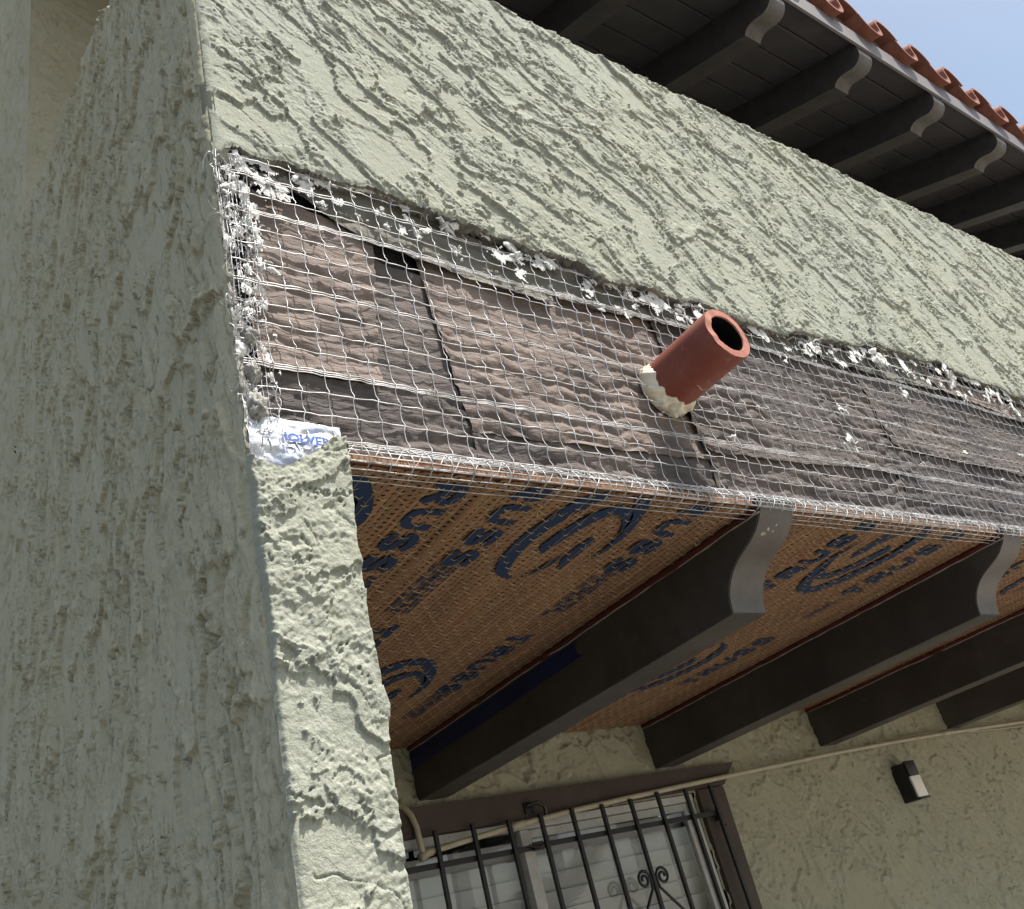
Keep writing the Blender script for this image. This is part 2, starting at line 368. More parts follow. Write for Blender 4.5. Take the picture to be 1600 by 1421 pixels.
# the broken lip along the hole
jag = .006 * (fbm(Zg * 60, Zg * 0, 5, 3) - .5) + .010 * smooth(.55, .75, fbm(Zg * 14, Zg * 0 + 3, 6, 2))
inhole = smooth(2.075, 2.10, Zg) * (1 - smooth(2.585, 2.61, Zg))
Yb = Yg + inhole * jag * (1 - smooth(.0, .03, Yg))
o = grid_obj('side_face', np.stack([Xg, Yb, Zg], -1), M['stucco_side'], porch, flip=True)
yb = steps(1.49, 2.9, .007, .03); zb = steps(1.45, 6.7, .006, .016)
Yg, Zg = np.meshgrid(yb, zb)
hb = stucco(Zg * .80 + .06 * Yg, Yg * .95, 3, 2.7, .5, 1.4, .55, .6) * (.2 + .8 * np.maximum(smooth(0, .03, Yg - 1.49), smooth(3.98, 3.9, Zg)))
grid_obj('house_side_face', np.stack([-hb, Yg, Zg], -1), M['stucco_side'], porch, flip=True)
c = MB()
c.prism([(.050, 0), (1.6, 0), (1.6, 3.9), (1.49, 3.93), (1.279, 3.83), (1.009, 3.725), (.78, 3.66), (.491, 3.59), (.2, 3.49), (.050, 3.44)], 'x', .012, .100)
c.build('wall_core', M['plaster_core'], porch)
MB().box(.002, .10, .008, 2.9, 0, 1.452).build('wall_foot', M['stucco_side'], porch)
ytop = np.linspace(0.012, 1.49, 240); tt = np.linspace(0, 1, 8)
Yt, Tt = np.meshgrid(ytop, tt); Xt = .012 + .10 * Tt
grid_obj('wall_cap', np.stack([Xt, Yt, np.interp(Yt, TOPP[:, 0], TOPP[:, 1]) - .001 + .004 * (fbm(Yt * 40, Xt * 40, 2) - .5) - .012 * Tt ** 4], -1), M['stucco'], porch)
MB().tube([(RC + .0008, RC + .0008, z) for z in (2.585, 3.0, 3.425)], RC + .0016, 20).build('corner_bead', M['stucco'], porch, True)
MB().box(.0, .10, 2.9, 7.5, 0, 6.7).build('house_side_rear', M['stucco_side'], porch)
# pillar front
PR = np.array([(1.2, .100), (1.61, .1085), (1.70, .1115), (1.763, .113), (1.80, .1225), (1.82, .1175), (1.909, .1145), (2.029, .1195), (2.075, .122), (2.10, .125), (2.15, .127)])
PTOP = np.array([(0, 2.089), (.006, 2.082), (.02, 2.079), (.037, 2.075), (.05, 2.082), (.062, 2.090), (.075, 2.098), (.089, 2.112), (.10, 2.121), (.121, 2.128), (.130, 2.112)])
xs = np.linspace(0, 1, 112); ts = np.linspace(0, 1, 480)
Tz, Sx = np.meshgrid(ts, xs, indexing='ij')
x0 = RC * .293
Z0 = 1.48 + (np.interp(Sx * .125, PTOP[:, 0], PTOP[:, 1]) + .004 * (fbm(Sx * 22, Sx * 0, 2, 3) - .5) - 1.48) * Tz
XR = np.interp(Z0, PR[:, 0], PR[:, 1]) + .006 * (fbm(Z0 * 38, Z0 * 0, 4, 3) - .5)
XL = x0 - .006 + .007 * (fbm(Z0 * 26, Z0 * 0 + 4, 1, 3) - .5) * smooth(1.5, 1.9, Z0)
Xp = XL + (XR - XL) * Sx
ra = -.9; ca, sa = math.cos(ra), math.sin(ra)
hp = stucco((Xp * ca + Z0 * sa) * .9, (-Xp * sa + Z0 * ca) * .55, 6, 1.45, 1.1, 0, .9) + .0034 * (fbm(Xp * 40, Z0 * 45, 3, 4) - .5) + .0014 * (fbm(Xp * 190, Z0 * 210, 1, 2) - .5) * smooth(.4, .6, fbm(Xp * 20, Z0 * 22, 5, 2))
edge = smooth(0, .035, Sx) * smooth(1, .955, Sx)
Yp = rounding(np.maximum(Xp - XL, 0) + RC * .293) * .6 - hp * (.25 + .75 * edge) + .012 * smooth(.955, 1, Sx)
Yp = Yp - .0045 * smooth(0, .02, Sx) * smooth(1.72, 2.0, Z0)
grid_obj('front_face', np.stack([Xp, Yp, Z0], -1), M['stucco'], porch)
# thickness of the front coat: right return and broken top
zz = np.linspace(1.15, 2.112, 300); dd = np.linspace(0, 1, 8)
Dg, Zg = np.meshgrid(dd, zz); Xr = np.interp(Zg, PR[:, 0], PR[:, 1]) + .006 * (fbm(Zg * 38, Zg * 0, 4, 3) - .5) - .010 * Dg
grid_obj('inner_return', np.stack([Xr, .010 + 1.28 * Dg ** 2, Zg], -1), M['stucco'], porch)
xx = np.linspace(.0, .126, 120); Dg, Xx = np.meshgrid(np.linspace(0, 1, 12), xx)
Zt = np.interp(Xx, PTOP[:, 0], PTOP[:, 1]) + .004 * (fbm(Xx / .125 * 22, Xx * 0, 2, 3) - .5)
grid_obj('broken_top', np.stack([Xx, -.003 + .036 * Dg, Zt - .001 + .008 * (fbm(Xx * 90, Dg * 3, 5, 3) - .5) * smooth(0, .2, Dg) + .006 * Dg], -1), M['plaster_core'], porch)
# raw broken edge of the side coat, beside the netting
zz = np.linspace(2.07, 2.615, 320); Ug, Zg = np.meshgrid(np.linspace(0, 1, 16), zz)
rawn = fbm(Zg * 70, Ug * 2.2, 4, 4)
Xe = .001 + .019 * Ug + .004 * (fbm(Zg * 45, Ug * 1.5, 2, 3) - .5)
Ye = .002 + .014 * (rawn - .35) + .016 * Ug ** 2
grid_obj('broken_edge', np.stack([Xe, Ye, Zg], -1), M['plaster_core'], porch)

# ---- balcony
balcony = empty('balcony', (0, .2, 2.11), 'stucco balcony with stripped lower front, exposed brown paper and dark curved joists', 'balcony')
CR = np.array([(0.0, 2.585), (0.012, 2.591), (0.018, 2.604), (0.033, 2.616), (0.055, 2.61), (0.114, 2.62), (0.127, 2.605), (0.162, 2.606), (0.216, 2.614), (0.261, 2.618), (0.299, 2.611), (0.34, 2.608), (0.399, 2.6), (0.447, 2.593), (0.513, 2.591), (0.553, 2.586), (0.662, 2.587), (0.69, 2.56), (0.834, 2.575), (0.917, 2.565), (0.953, 2.583), (0.987, 2.575), (1.096, 2.561), (1.232, 2.559), (1.327, 2.585), (1.423, 2.586), (1.547, 2.599), (1.604, 2.622), (1.842, 2.613), (1.926, 2.637), (1.974, 2.619), (2.076, 2.602), (2.239, 2.605), (2.273, 2.584), (2.344, 2.578), (2.7, 2.60), (3.6, 2.6)])
def crack(x):
    return np.interp(x, CR[:, 0], CR[:, 1]) + .010 * (fbm(x * 55, x * 0, 3, 4, .65) - .5) + .009 * (np.abs(fbm(x * 130, x * 0 + 2, 1, 3, .7) - .5) * 2 - .3) + .010 * (fbm(x * 17, x * 0 + 7, 5, 2) - .5)
xs = steps(RC * .293, 3.5, .0017, .0060); tz = np.linspace(0, 1, 500)
X = np.repeat(xs[None, :], len(tz), 0); cr = crack(xs)
ptop = 3.412 + .016 * (fbm(xs * 4, xs * 0, 2, 2) - .5) + .006 * (fbm(xs * 30, xs * 0, 1, 2) - .5)
Z = cr[None, :] + (ptop - cr)[None, :] * tz[:, None]
an = -.80; ca, sa = math.cos(an), math.sin(an)
hf = stucco(X * ca + Z * sa, -X * sa + Z * ca, 0, 1.6, .8, .3, .75, .6)
fd = (.10 + .90 * smooth(0, .03, X)) * smooth(0.0, .02, (ptop[None, :] - Z)) 
low = smooth(.010, 0, Z - cr[None, :])
Y = rounding(X) - hf * fd + low ** 2 * .0018 * (.3 + 1.4 * fbm(X * 40, Z * 40, 2, 3))
r_ = .022; zc = np.clip(Z - (ptop[None, :] - r_), 0, r_)
Y = Y + (r_ - np.sqrt(np.maximum(r_ * r_ - zc * zc, 0))) * .9
P = np.stack([X, Y, Z], -1)
# broken underside of the coat (first rows) and the top of the parapet (last rows)
k = np.linspace(1, 0, 7)[:-1]
under = np.stack([np.stack([xs, P[0, :, 1] + .024 * q, cr + .020 * q * (fbm(xs * 60, xs * 0 + q * 3, 4, 4) - .3) + .002 * q], -1) for q in k])
backt = np.stack([np.stack([xs, P[-1, :, 1] + .11 * q, ptop + .001 * q], -1) for q in (.12, .4, .7, 1.0)])
grid_obj('parapet_coat', np.concatenate([P, backt]), M['stucco'], balcony).matrix_parent_inverse = Matrix.Translation((0, -.2, -2.11))
B = lambda o: at(o, balcony)
B(grid_obj('broken_coat_edge', np.concatenate([under, P[:1]]), M['plaster_core']))
B(MB().box(.022, 4.6, .048, .13, 2.128, 3.395).build('sheathing', M['felt']))
B(MB().box(.10, 5.8, .13, 1.5, 2.135, 2.26).build('floor_slab', M['felt']))
B(MB().box(3.5, 5.8, .004, .047, 2.12, 3.40).build('parapet_far_end', M['stucco']))

# exposed building paper
def wr(x, z, s=0):
    """crinkled paper: pillows sagging between the wire rows, broken up by creases"""
    ph = z / .0335 + 2.6 * (fbm(x * 4.5, z * 5, s, 3) - .5) + .9 * (fbm(x * 24, z * 20, s + 3, 2) - .5)
    pil = np.abs(np.sin(math.pi * ph)) ** .7
    am = .0010 + .0068 * smooth(.32, .68, fbm(x * 5 + 4, z * 9, s + 1, 2))
    cre = 1 - np.abs(fbm(x * 20, z * 30, s + 4, 3) - .5) * 4
    return .006 * (fbm(x * 5, z * 12, 3 + s, 3) - .5) - am * (pil - .5) - .0022 * np.maximum(cre, 0) ** 3
x_ = np.linspace(.016, 3.4, 300); z_ = np.linspace(2.112, 2.665, 70); Xf, Zf = np.meshgrid(x_, z_)
B(grid_obj('underlay_felt', np.stack([Xf, .039 + .5 * wr(Xf, Zf, 2), Zf], -1), M['felt']))
def sheet(c4, y, mat, curl=(0, 0, 0, 0), seed=0, nu=None, rag=.004):
    """c4: top-left, top-right, bottom-right, bottom-left (x,z); curl of the top, right, bottom, left edges"""
    c4 = np.array(c4, dtype=float); L = np.linalg.norm(c4[1] - c4[0]); H = np.linalg.norm(c4[3] - c4[0])
    nu = max(14, int(L / .0045)); nv = max(10, int(H / .0035))
    U, V = np.meshgrid(np.linspace(0, 1, nu), np.linspace(0, 1, nv))
    Pq = ((1 - U) * (1 - V))[..., None] * c4[0] + (U * (1 - V))[..., None] * c4[1] + (U * V)[..., None] * c4[2] + ((1 - U) * V)[..., None] * c4[3]
    x, z = Pq[..., 0], Pq[..., 1]
    e = lambda d: np.exp(-(d / .10) ** 2)
    x = x + rag * 2 * (fbm(z * 40, z * 0 + seed, 1 + seed, 3) - .5) * (e(U) + e(1 - U)); z = z + rag * 2 * (fbm(x * 30, x * 0 + seed, 2 + seed, 3) - .5) * (e(V) + e(1 - V))
    dt, dr, db, dl = V * H, (1 - U) * L, (1 - V) * H, U * L
    out = curl[0] * np.exp(-(dt / .02) ** 2) + curl[1] * np.exp(-(dr / .02) ** 2) + curl[2] * np.exp(-(db / .02) ** 2) * (.3 + 1.2 * fbm(x * 9, x * 0, seed, 2)) + curl[3] * np.exp(-(dl / .02) ** 2)
    o = grid_obj('paper_sheet', np.stack([x, y + wr(x, z, seed) * .9 - out, z], -1), M[mat])
    return B(o)
sheet([(.045, 2.570), (.250, 2.545), (.205, 2.246), (.036, 2.243)], .0285, 'paper_tan', (0, .003, .008, 0), 1)
sheet([(.236, 2.494), (.345, 2.474), (.362, 2.252), (.176, 2.250)], .0330, 'paper_brown', (.004, 0, .005, 0), 2)
sheet([(.316, 2.540), (.870, 2.560), (.850, 2.206), (.341, 2.190)], .0295, 'paper_tan', (0, 0, .004, .002), 3)
sheet([(.022, 2.650), (.62, 2.640), (.578, 2.474), (.240, 2.512)], .0225, 'paper_grey', (0, .004, .009, 0), 4)
sheet([(.018, 2.247), (.365, 2.246), (.365, 2.116), (.018, 2.116)], .0325, 'paper_brown', (.002, 0, .002, 0), 5)
sheet([(.339, 2.215), (.860, 2.224), (.860, 2.116), (.341, 2.116)], .0315, 'paper_brown', (.002, .002, 0, .003), 6)
sheet([(.826, 2.545), (1.56, 2.545), (1.54, 2.250), (.829, 2.215)], .0275, 'paper_brown', (0, 0, .006, .005), 7)
sheet([(.590, 2.640), (1.36, 2.640), (1.33, 2.512), (.596, 2.500)], .0235, 'paper_grey', (0, .003, .009, 0), 1)
sheet([(.838, 2.256), (1.50, 2.272), (1.50, 2.116), (.832, 2.116)], .0320, 'paper_brown', (.002, 0, 0, .003), 2)
sheet([(1.34, 2.655), (1.88, 2.665), (1.86, 2.530), (1.37, 2.532)], .0245, 'paper_grey', (0, .004, .007, .004), 3)
sheet([(1.50, 2.560), (2.34, 2.540), (2.34, 2.300), (1.49, 2.318)], .0280, 'paper_brown', (0, 0, .006, .004), 4)
sheet([(1.84, 2.600), (2.45, 2.540), (2.45, 2.480), (1.86, 2.535)], .0210, 'paper_tan', (.004, 0, .010, .004), 5)
sheet([(1.44, 2.345), (2.38, 2.325), (2.38, 2.116), (1.47, 2.116)], .0315, 'paper_dark', (.002, 0, 0, .003), 6)
sheet([(2.30, 2.640), (3.35, 2.640), (3.35, 2.116), (2.29, 2.116)], .0270, 'paper_brown', (0, 0, 0, .004), 7)
B(MB().box(.128, 3.4, .018, .050, 2.1125, 2.1275, .002).build('edge_batten', M['wood_edge']))

# joists with scrolled ends
COR = [(0.004, 2.124), (0.006, 2.112), (0.010, 2.101), (0.017, 2.091), (0.026, 2.082), (0.036, 2.073), (0.048, 2.066), (0.061, 2.060), (0.074, 2.0545), (0.087, 2.049), (0.099, 2.042), (0.110, 2.034), (0.120, 2.024), (0.128, 2.014), (0.134, 2.003), (0.138, 1.992), (0.1405, 1.981), (0.142, 1.970)]
JX = [.894, 1.742, 2.588, 3.465, 4.32]; JW = .092
for i, x in enumerate(JX):
    j = MB().prism(COR + [(1.31, 1.972), (1.31, 2.124)], 'x', x, x + JW).build('joist', M['joist'])
    bm = bmesh.new(); bm.from_mesh(j.data); bmesh.ops.recalc_face_normals(bm, faces=bm.faces)
    bmesh.ops.bevel(bm, geom=[e for e in bm.edges if e.calc_face_angle(0) > 1.2], offset=.0018, segments=2, affect='EDGES')
    for e in bm.edges: e.smooth = e.calc_face_angle(0) < .6
    for f in bm.faces:
        f.smooth = True
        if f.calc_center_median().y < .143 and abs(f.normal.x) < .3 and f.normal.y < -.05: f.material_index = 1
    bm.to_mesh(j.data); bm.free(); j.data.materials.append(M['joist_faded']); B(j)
    JL = Matrix.Identity(4)
    def sub(o):
        o.parent = j; o.matrix_parent_inverse = JL.copy(); return o
    # red stop trim and caulk line at the head of the left side
    n = 90; yy = np.linspace(.012, 1.285, n)
    wv = .0035 * (fbm(yy * 9, yy * 0 + i, 2, 3) - .5)
    rows = [(-.0045, 2.110), (-.0055, 2.1085), (-.0055, 2.101), (-.001, 2.0985)]
    Pr = np.stack([np.stack([x + dx + wv * .5, yy, z + wv + (0 if z > 2.105 else .004 * (fbm(yy * 16, yy * 0 + i, 3, 3) - .5))], -1) for dx, z in rows])
    sub(grid_obj('red_stop_trim', Pr, M['red_trim'], None))
    zb_ = 2.098 + wv + .004 * (fbm(yy * 26, yy * 0 + i, 4, 3) - .5)
    cb = MB().tube([(x - .0008, a, b) for a, b in zip(yy, zb_)], [.0011 + .0016 * max(0, float(q) - .35) for q in fbm(yy * 50, yy * 0 + i, 5, 2)], 5)
    sub(cb.build('caulk_bead', M['caulk'], None, True))
    if i == 0:
        poly = [(.535, 2.092), (.548, 2.089), (.555, 2.079), (.553, 2.068), (.545, 2.060), (.53, 2.057), (1.285, 2.050), (1.285, 2.092)]
        s_ = MB().prism(poly[:6] + poly[6:], 'x', x - .0012, x + .004); sub(s_.build('blue_strip', M['blue_strip'], None))
    else:
        pass
# paint chips on the first joist's scroll
for (u, w, sz) in ((.35, 2.077, .007), (.24, 2.071, .006), (.55, 2.083, .004), (.5, 2.075, .003), (.30, 2.0715, .004)):
    yv = np.interp(-w, [-p[1] for p in COR], [p[0] for p in COR]); xc = JX[0] + JW * u
    pts = [(xc + sz * .7 * math.cos(a) * rnd.uniform(.5, 1.1), w + sz * .5 * math.sin(a) * rnd.uniform(.4, 1.1)) for a in np.linspace(0, 6.283, 8)[:-1]]
    v = [(p, float(np.interp(-q, [-r[1] for r in COR], [r[0] for r in COR])) - .0008, q) for p, q in pts]
    B(mesh_obj('paint_chip', v, [tuple(range(len(v)))], M['caulk']))

# soffit panels: perforated kraft paper behind rib lath
bays = [(.112, JX[0])] + [(JX[i] + JW, JX[i + 1]) for i in range(4)]
panels = []
for i, (a, b) in enumerate(bays):
    fine = .0030 if i < 2 else .008
    xs = np.arange(a, b, fine); ys = np.linspace(.02, 1.292, 100); Xs, Ys = np.meshgrid(xs, ys)
    rib = .0016 * np.abs(np.sin(Xs / .034 * math.pi + 1.6 * (fbm(Ys * 1.5, Xs * 3, 1, 2) - .5))) ** 6
    Zs = 2.1105 - rib + .005 * (fbm(Xs * 7, Ys * 3, 4, 3) - .5)
    if i == 0: Zs = Zs - .004 * smooth(.012, .0, np.abs(Xs - (.355 + .012 * Ys)))  # lapped edge of two sheets
    o = B(grid_obj('soffit_paper', np.stack([Xs, Ys, Zs], -1), M['kraft'], None, flip=True)); panels.append(o)
def soff(x, y):
    return 2.1072
def on_panel(i, o):
    o.parent = panels[i]; return o
def flat(name, poly, panel, mat='print'):
    pts = [(x, y, 2.1066 + .0 * x) for x, y in poly]
    bm = bmesh.new(); vs_ = [bm.verts.new(p) for p in pts]; f = bm.faces.new(vs_); bmesh.ops.triangulate(bm, faces=[f], ngon_method='EAR_CLIP')
    me = bpy.data.meshes.new(name); bm.to_mesh(me); bm.free(); me.materials.append(M[mat])
    o = bpy.data.objects.new(name, me); COL.objects.link(o); return on_panel(panel, o)
def dense(poly, n=4):
    """closed Catmull-Rom through the points"""
    p = np.array(poly); m_ = len(p); out = []
    for i in range(m_):
        a, b, c_, d = p[i - 1], p[i], p[(i + 1) % m_], p[(i + 2) % m_]
        for t in np.arange(n) / n:
            out.append(.5 * ((2 * b) + (-a + c_) * t + (2 * a - 5 * b + 4 * c_ - d) * t * t + (-a + 3 * b - 3 * c_ + d) * t ** 3))
    return [tuple(q) for q in out]
def shift(poly, dx, dy): return [(x + dx, y + dy) for x, y in poly]
LO = [(.577, .306, .001), (.552, .297, .006), (.531, .276, .013), (.517, .235, .0145), (.508, .18, .015), (.515, .12, .016), (.532, .06, .017), (.553, .015, .018), (.585, -.007, .016), (.62, .003, .016), (.647, .035, .014), (.669, .08, .011), (.687, .13, .009), (.691, .175, .005), (.687, .222, .001)]
LI = [(.572, .212, .003), (.563, .190, .013), (.569, .14, .0145), (.584, .09, .015), (.606, .064, .014), (.632, .063, .012), (.653, .083, .009), (.668, .108, .005), (.680, .137, .001)]
LD = [(.648, .270, .001), (.636, .230, .011), (.634, .185, .0115), (.635, .152, .006)]
LT = [(.587, .298, .001), (.605, .272, .005), (.613, .243, .006), (.617, .214, .001)]
def stroke(path, panel, fn):
    p = np.array(path); t = np.linspace(0, len(p) - 1, 60); q = np.stack([np.interp(t, np.arange(len(p)), p[:, i]) for i in range(3)], -1)
    ker = np.array([1, 2, 3, 2, 1.]) / 9
    for i in range(3): q[2:-2, i] = np.convolve(q[:, i], ker, 'valid')
    d = np.gradient(q[:, :2], axis=0); d /= np.linalg.norm(d, axis=1, keepdims=True); n = np.stack([-d[:, 1], d[:, 0]], -1)
    A_ = q[:, :2] + n * q[:, 2:]; B_ = q[:, :2] - n * q[:, 2:]
    V_ = [fn(x, y) for x, y in np.concatenate([A_, B_])]; k = len(q)
    o = mesh_obj('printed_mark', [(x, max(.021, y), 2.1066) for x, y in V_], [(i, i + 1, k + i + 1, k + i) for i in range(k - 1)], M['print']); on_panel(panel, o)
for path in (LO, LI, LD, LT):
    stroke(path, 0, lambda x, y: (x, y)); stroke(path, 0, lambda x, y: (x - .004, y + .680))
    stroke(path, 1, lambda x, y: (1.997 - x, .31 - y)); stroke(path, 1, lambda x, y: (1.997 - x, .92 - y)); stroke(path, 2, lambda x, y: (x + 1.72, y))
flat('printed_mark', dense([(.10, .043), (.165, .041), (.189, .067), (.205, .096), (.216, .127), (.216, .161), (.190, .178), (.19, .13), (.175, .09), (.10, .075)], 3), 0)
GLY = {'T': [[(0, .92), (1, .92)], [(.5, .84), (.5, 0)]],
       'R': [[(.1, 0), (.1, 1)], [(.17, .92), (.6, .92), (.84, .85), (.9, .70), (.84, .56), (.6, .47), (.17, .47)], [(.48, .42), (.95, 0)]],
       'U': [[(.09, 1), (.09, .35), (.16, .16), (.36, .07), (.64, .07), (.84, .16), (.91, .35), (.91, 1)]],
       'S': [[(.92, .76), (.82, .90), (.5, .95), (.18, .89), (.09, .73), (.18, .57), (.5, .50), (.82, .43), (.91, .27), (.82, .11), (.5, .05), (.18, .10), (.07, .24)]]}
def word_print(s, x, y, dr, panel, cap=.050, adv=.0685, wid=.053, hw=.0074):
    """block letters; dr +1 reads into the house with its head to +x, -1 the other way"""
    mb = MB(); n_ = 0
    for i, ch in enumerate(s):
        for st in GLY[ch]:
            p = np.array([(x + dr * v * cap, y + dr * (i * adv + u * wid)) for u, v in st])
            if len(p) > 2:
                t_ = np.linspace(0, len(p) - 1, 28); p = np.stack([np.interp(t_, np.arange(len(p)), p[:, k]) for k in (0, 1)], -1)
                p[2:-2] = np.stack([np.convolve(p[:, k], np.array([1, 2, 3, 2, 1.]) / 9, 'valid') for k in (0, 1)], -1)
            d = np.gradient(p, axis=0); d /= np.linalg.norm(d, axis=1, keepdims=True); nn = np.stack([-d[:, 1], d[:, 0]], -1) * hw; z = 2.1066 - .00012 * (n_ % 4); n_ += 1
            k = len(p); q = np.concatenate([p + nn, p - nn])
            if q[:, 1].max() < .024: continue
            mb.add([(a_, max(.021, b_), z) for a_, b_ in q], [(j, j + 1, k + j + 1, k + j) for j in range(k - 1)])
    if mb.v: on_panel(panel, mb.build('printed_word', M['print']))
for (x, y) in ((.274, -.030), (.274, .525), (.404, -.060), (.404, .497), (.744, -.062), (.736, .540)): word_print('TRUSS', x, y, 1, 0)
for (x, y) in ((1.276, .33), (1.606, .335), (1.276, .90), (1.606, .91)): word_print('TRUSS', x, y, -1, 1)
for (x, y) in ((2.05, -.03), (2.40, -.03)): word_print('TRUSS', x, y, 1, 2)
# small unreadable lines of print: short blocks
def small_lines(x0, x1, y0, y1, panel, seed):
    r = random.Random(seed); mb = MB()
    for ln in range(3):
        xa = x0 + (x1 - x0) * (ln + .12) / 3; xb_ = x0 + (x1 - x0) * (ln + .86) / 3; y = y0 + r.uniform(0, .02)
        while y < y1:
            w = r.uniform(.008, .013)
            for yy_ in (y, y + w - .0035):
                mb.add([(xa, yy_, 2.1066), (xb_, yy_, 2.1066), (xb_, yy_ + .0038, 2.1066), (xa, yy_ + .0038, 2.1066)], [(0, 1, 2, 3)])
            q = r.choice((xa, (xa + xb_) / 2, xb_ - .004)); mb.add([(q, y + .0039, 2.1066), (q + .004, y + .0039, 2.1066), (q + .004, y + w - .0036, 2.1066), (q, y + w - .0036, 2.1066)], [(0, 1, 2, 3)])
            y += w + r.choice((.004, .004, .005, .014))
    on_panel(panel, mb.build('small_print', M['print']))
small_lines(.393, .447, .262, .44, 0, 1); small_lines(.738, .790, .264, .44, 0, 2); small_lines(.275, .325, .315, .46, 0, 3)
small_lines(1.24, 1.275, .35, .46, 1, 4); small_lines(.740, .785, .84, 1.02, 0, 5); small_lines(1.56, 1.60, .36, .46, 1, 6)
# stitched wires of the rib lath under the paper
for i, (a, b) in enumerate(bays[:3]):
    ys = np.arange(.03, 1.28, .0195 if i < 2 else .04); segs = []
    for r, y in enumerate(ys):
        xs = np.arange(a + .008 + (r % 2) * .017, b - .02, .034)
        n = len(xs); L = .0165 + .004 * rng.random(n); j = rng.normal(0, .0009, (n, 4))
        keep = rng.random(n) > .08
        p0 = np.stack([xs, y + j[:, 0], np.full(n, 2.1085)], -1); p1 = np.stack([xs + L * .5, y + j[:, 1] * .5, 2.1040 + j[:, 3] * .6], -1); p2 = np.stack([xs + L, y + j[:, 2], np.full(n, 2.1085)], -1)
        segs.append(np.stack([p0, p1, p2], 1)[keep])
    v, f = tubes(np.concatenate(segs), .00075, 3, (0, 0, 1)); o = on_panel(i, mesh_obj('lath_stitches', v, f, M['wire_dull'])); tag(o, kind='stuff')
    # long ribs running to the house
    xs = np.arange(a + .017, b, .034); yy = np.linspace(.025, 1.28, 40)
    Pl = np.stack([np.stack([x + .0025 * (fbm(yy * 9, yy * 0 + x * 31, 2, 2) - .5), yy, 2.1062 + .003 * (fbm(yy * 14, yy * 0 + x * 17, 3, 2) - .5)], -1) for x in xs])
    v, f = tubes(Pl, .00055, 3, (0, 0, 1)); o = on_panel(i, mesh_obj('lath_line_wires', v, f, M['wire_dull'])); tag(o, kind='stuff')
    # loose wire ends
    n = 150; x = rng.uniform(a + .02, b - .03, n); y = rng.uniform(.02, .5, n) ** 1.0; an_ = rng.uniform(0, 6.28, n); l = rng.uniform(.008, .02, n)
    p0 = np.stack([x, y, np.full(n, 2.1055)], -1); p1 = p0 + np.stack([np.cos(an_) * l * .5, np.sin(an_) * l * .5, -.004 * rng.random(n)], -1); p2 = p0 + np.stack([np.cos(an_) * l, np.sin(an_) * l, -.007 * rng.random(n)], -1)
    v, f = tubes(np.stack([p0, p1, p2], 1), .0005, 3, (0, 0, 1)); o = on_panel(i, mesh_obj('loose_wire_ends', v, f, M['wire_dull'])); tag(o, kind='stuff')

# flat smears of old plaster left on the netting under the broken edge, and crust down the left edge
xs = np.arange(.02, 3.3, .0022); vs_ = np.linspace(0, 1, 34); V, X = np.meshgrid(vs_, xs, indexing='ij')
Z = crack(X[0])[None, :] + .004 - .085 * V
nz = fbm(X * 34, Z * 40, 3, 4, .6) + .10 * (fbm(X * 7, X * 0, 5, 2) - .5) - .16 * V
Yr = .0065 + .006 * (fbm(X * 14, Z * 14, 1, 2) - .5) - .006 * (nz - .5)
kp = (nz[:-1, :-1] > .535) & (nz[1:, 1:] > .535)
tag(B(grid_obj('plaster_residue', np.stack([X, Yr, Z], -1), M['white_scrap'], None, keep=kp)), kind='stuff')
zz = np.arange(2.14, 2.60, .0018); uu = np.linspace(0, 1, 34); U, Z = np.meshgrid(uu, zz)
X = .002 + .062 * U; nz = fbm(X * 60, Z * 34, 2, 4, .6) - .20 * U + .14 * smooth(2.32, 2.45, Z) * U
kp = (nz[:-1, :-1] > .46) & (nz[1:, 1:] > .46)
tag(B(grid_obj('plaster_crust', np.stack([X, .006 + .012 * U - .022 * (nz - .46), Z], -1), M['white_scrap'], None, keep=kp)), kind='stuff')

# ---- wire netting over the paper
net = empty('wire_netting', (1.3, .015, 2.3), 'galvanised square wire netting stretched over the brown paper front', 'netting')
N = lambda o: at(o, net)
def net_y(x, z): return .0065 + .009 * (fbm(x * 6, z * 9, 2, 2) - .5) - .004 * smooth(.25, .0, np.abs(x - .15) + 0 * z)
xv = np.arange(.046, 3.3, .0334); mz = 61
Pv = []
for i, x in enumerate(xv):
    zt = float(crack(np.array([x]))[0]) - .012 + rnd.uniform(0, .02)
    z = np.linspace(2.118, zt, mz); kink = ((z - 2.13) / .0335); fr_ = kink - np.round(kink)
    zig = .0017 * np.sign(fr_) * np.exp(-(fr_ / .22) ** 2) * 1.0 + .003 * (fbm(z * 12, z * 0 + i * 3.3, 4, 2) - .5)
    xx = x + zig + .006 * (fbm(z * 3, z * 0 + i * .35, 1, 2) - .5) + .016 * (z - 2.35) * 0
    Pv.append(np.stack([xx, net_y(xx, z) - .0012 * np.cos(kink * 2 * math.pi) - .002 * np.exp(-(fr_ / .15) ** 2), z], -1))
v, f = tubes(np.array(Pv), .00066, 5); tag(N(mesh_obj('upright_wires', v, f, M['wire'], None, True)), kind='stuff')
rowsz = 2.13 + .0335 * np.arange(15); H1 = []; H2 = []
xx = np.linspace(.010, 3.3, 300)
def hrow(z0, ph, amp=.006):
    z = z0 + amp * (fbm(xx * 2.6, xx * 0 + ph, 3, 2) - .5) + .0006 * np.sin(xx / .0334 * math.pi + ph)
    return np.stack([xx, net_y(xx, z) - .0005 + .001 * np.sin(xx / .0334 * 2 * math.pi + ph), z], -1)
for k, z in enumerate(rowsz):
    H1.append(hrow(z, k * 1.7))
    if k in (3, 7, 11, 13): H2.append(hrow(z + .0035, k * 1.7 + .35)); 
    if k in (3, 11): H2.append(hrow(z - .003, k * 1.7 + .7))
allh = [h.copy() for h in H1 + H2]
lim = crack(xx)
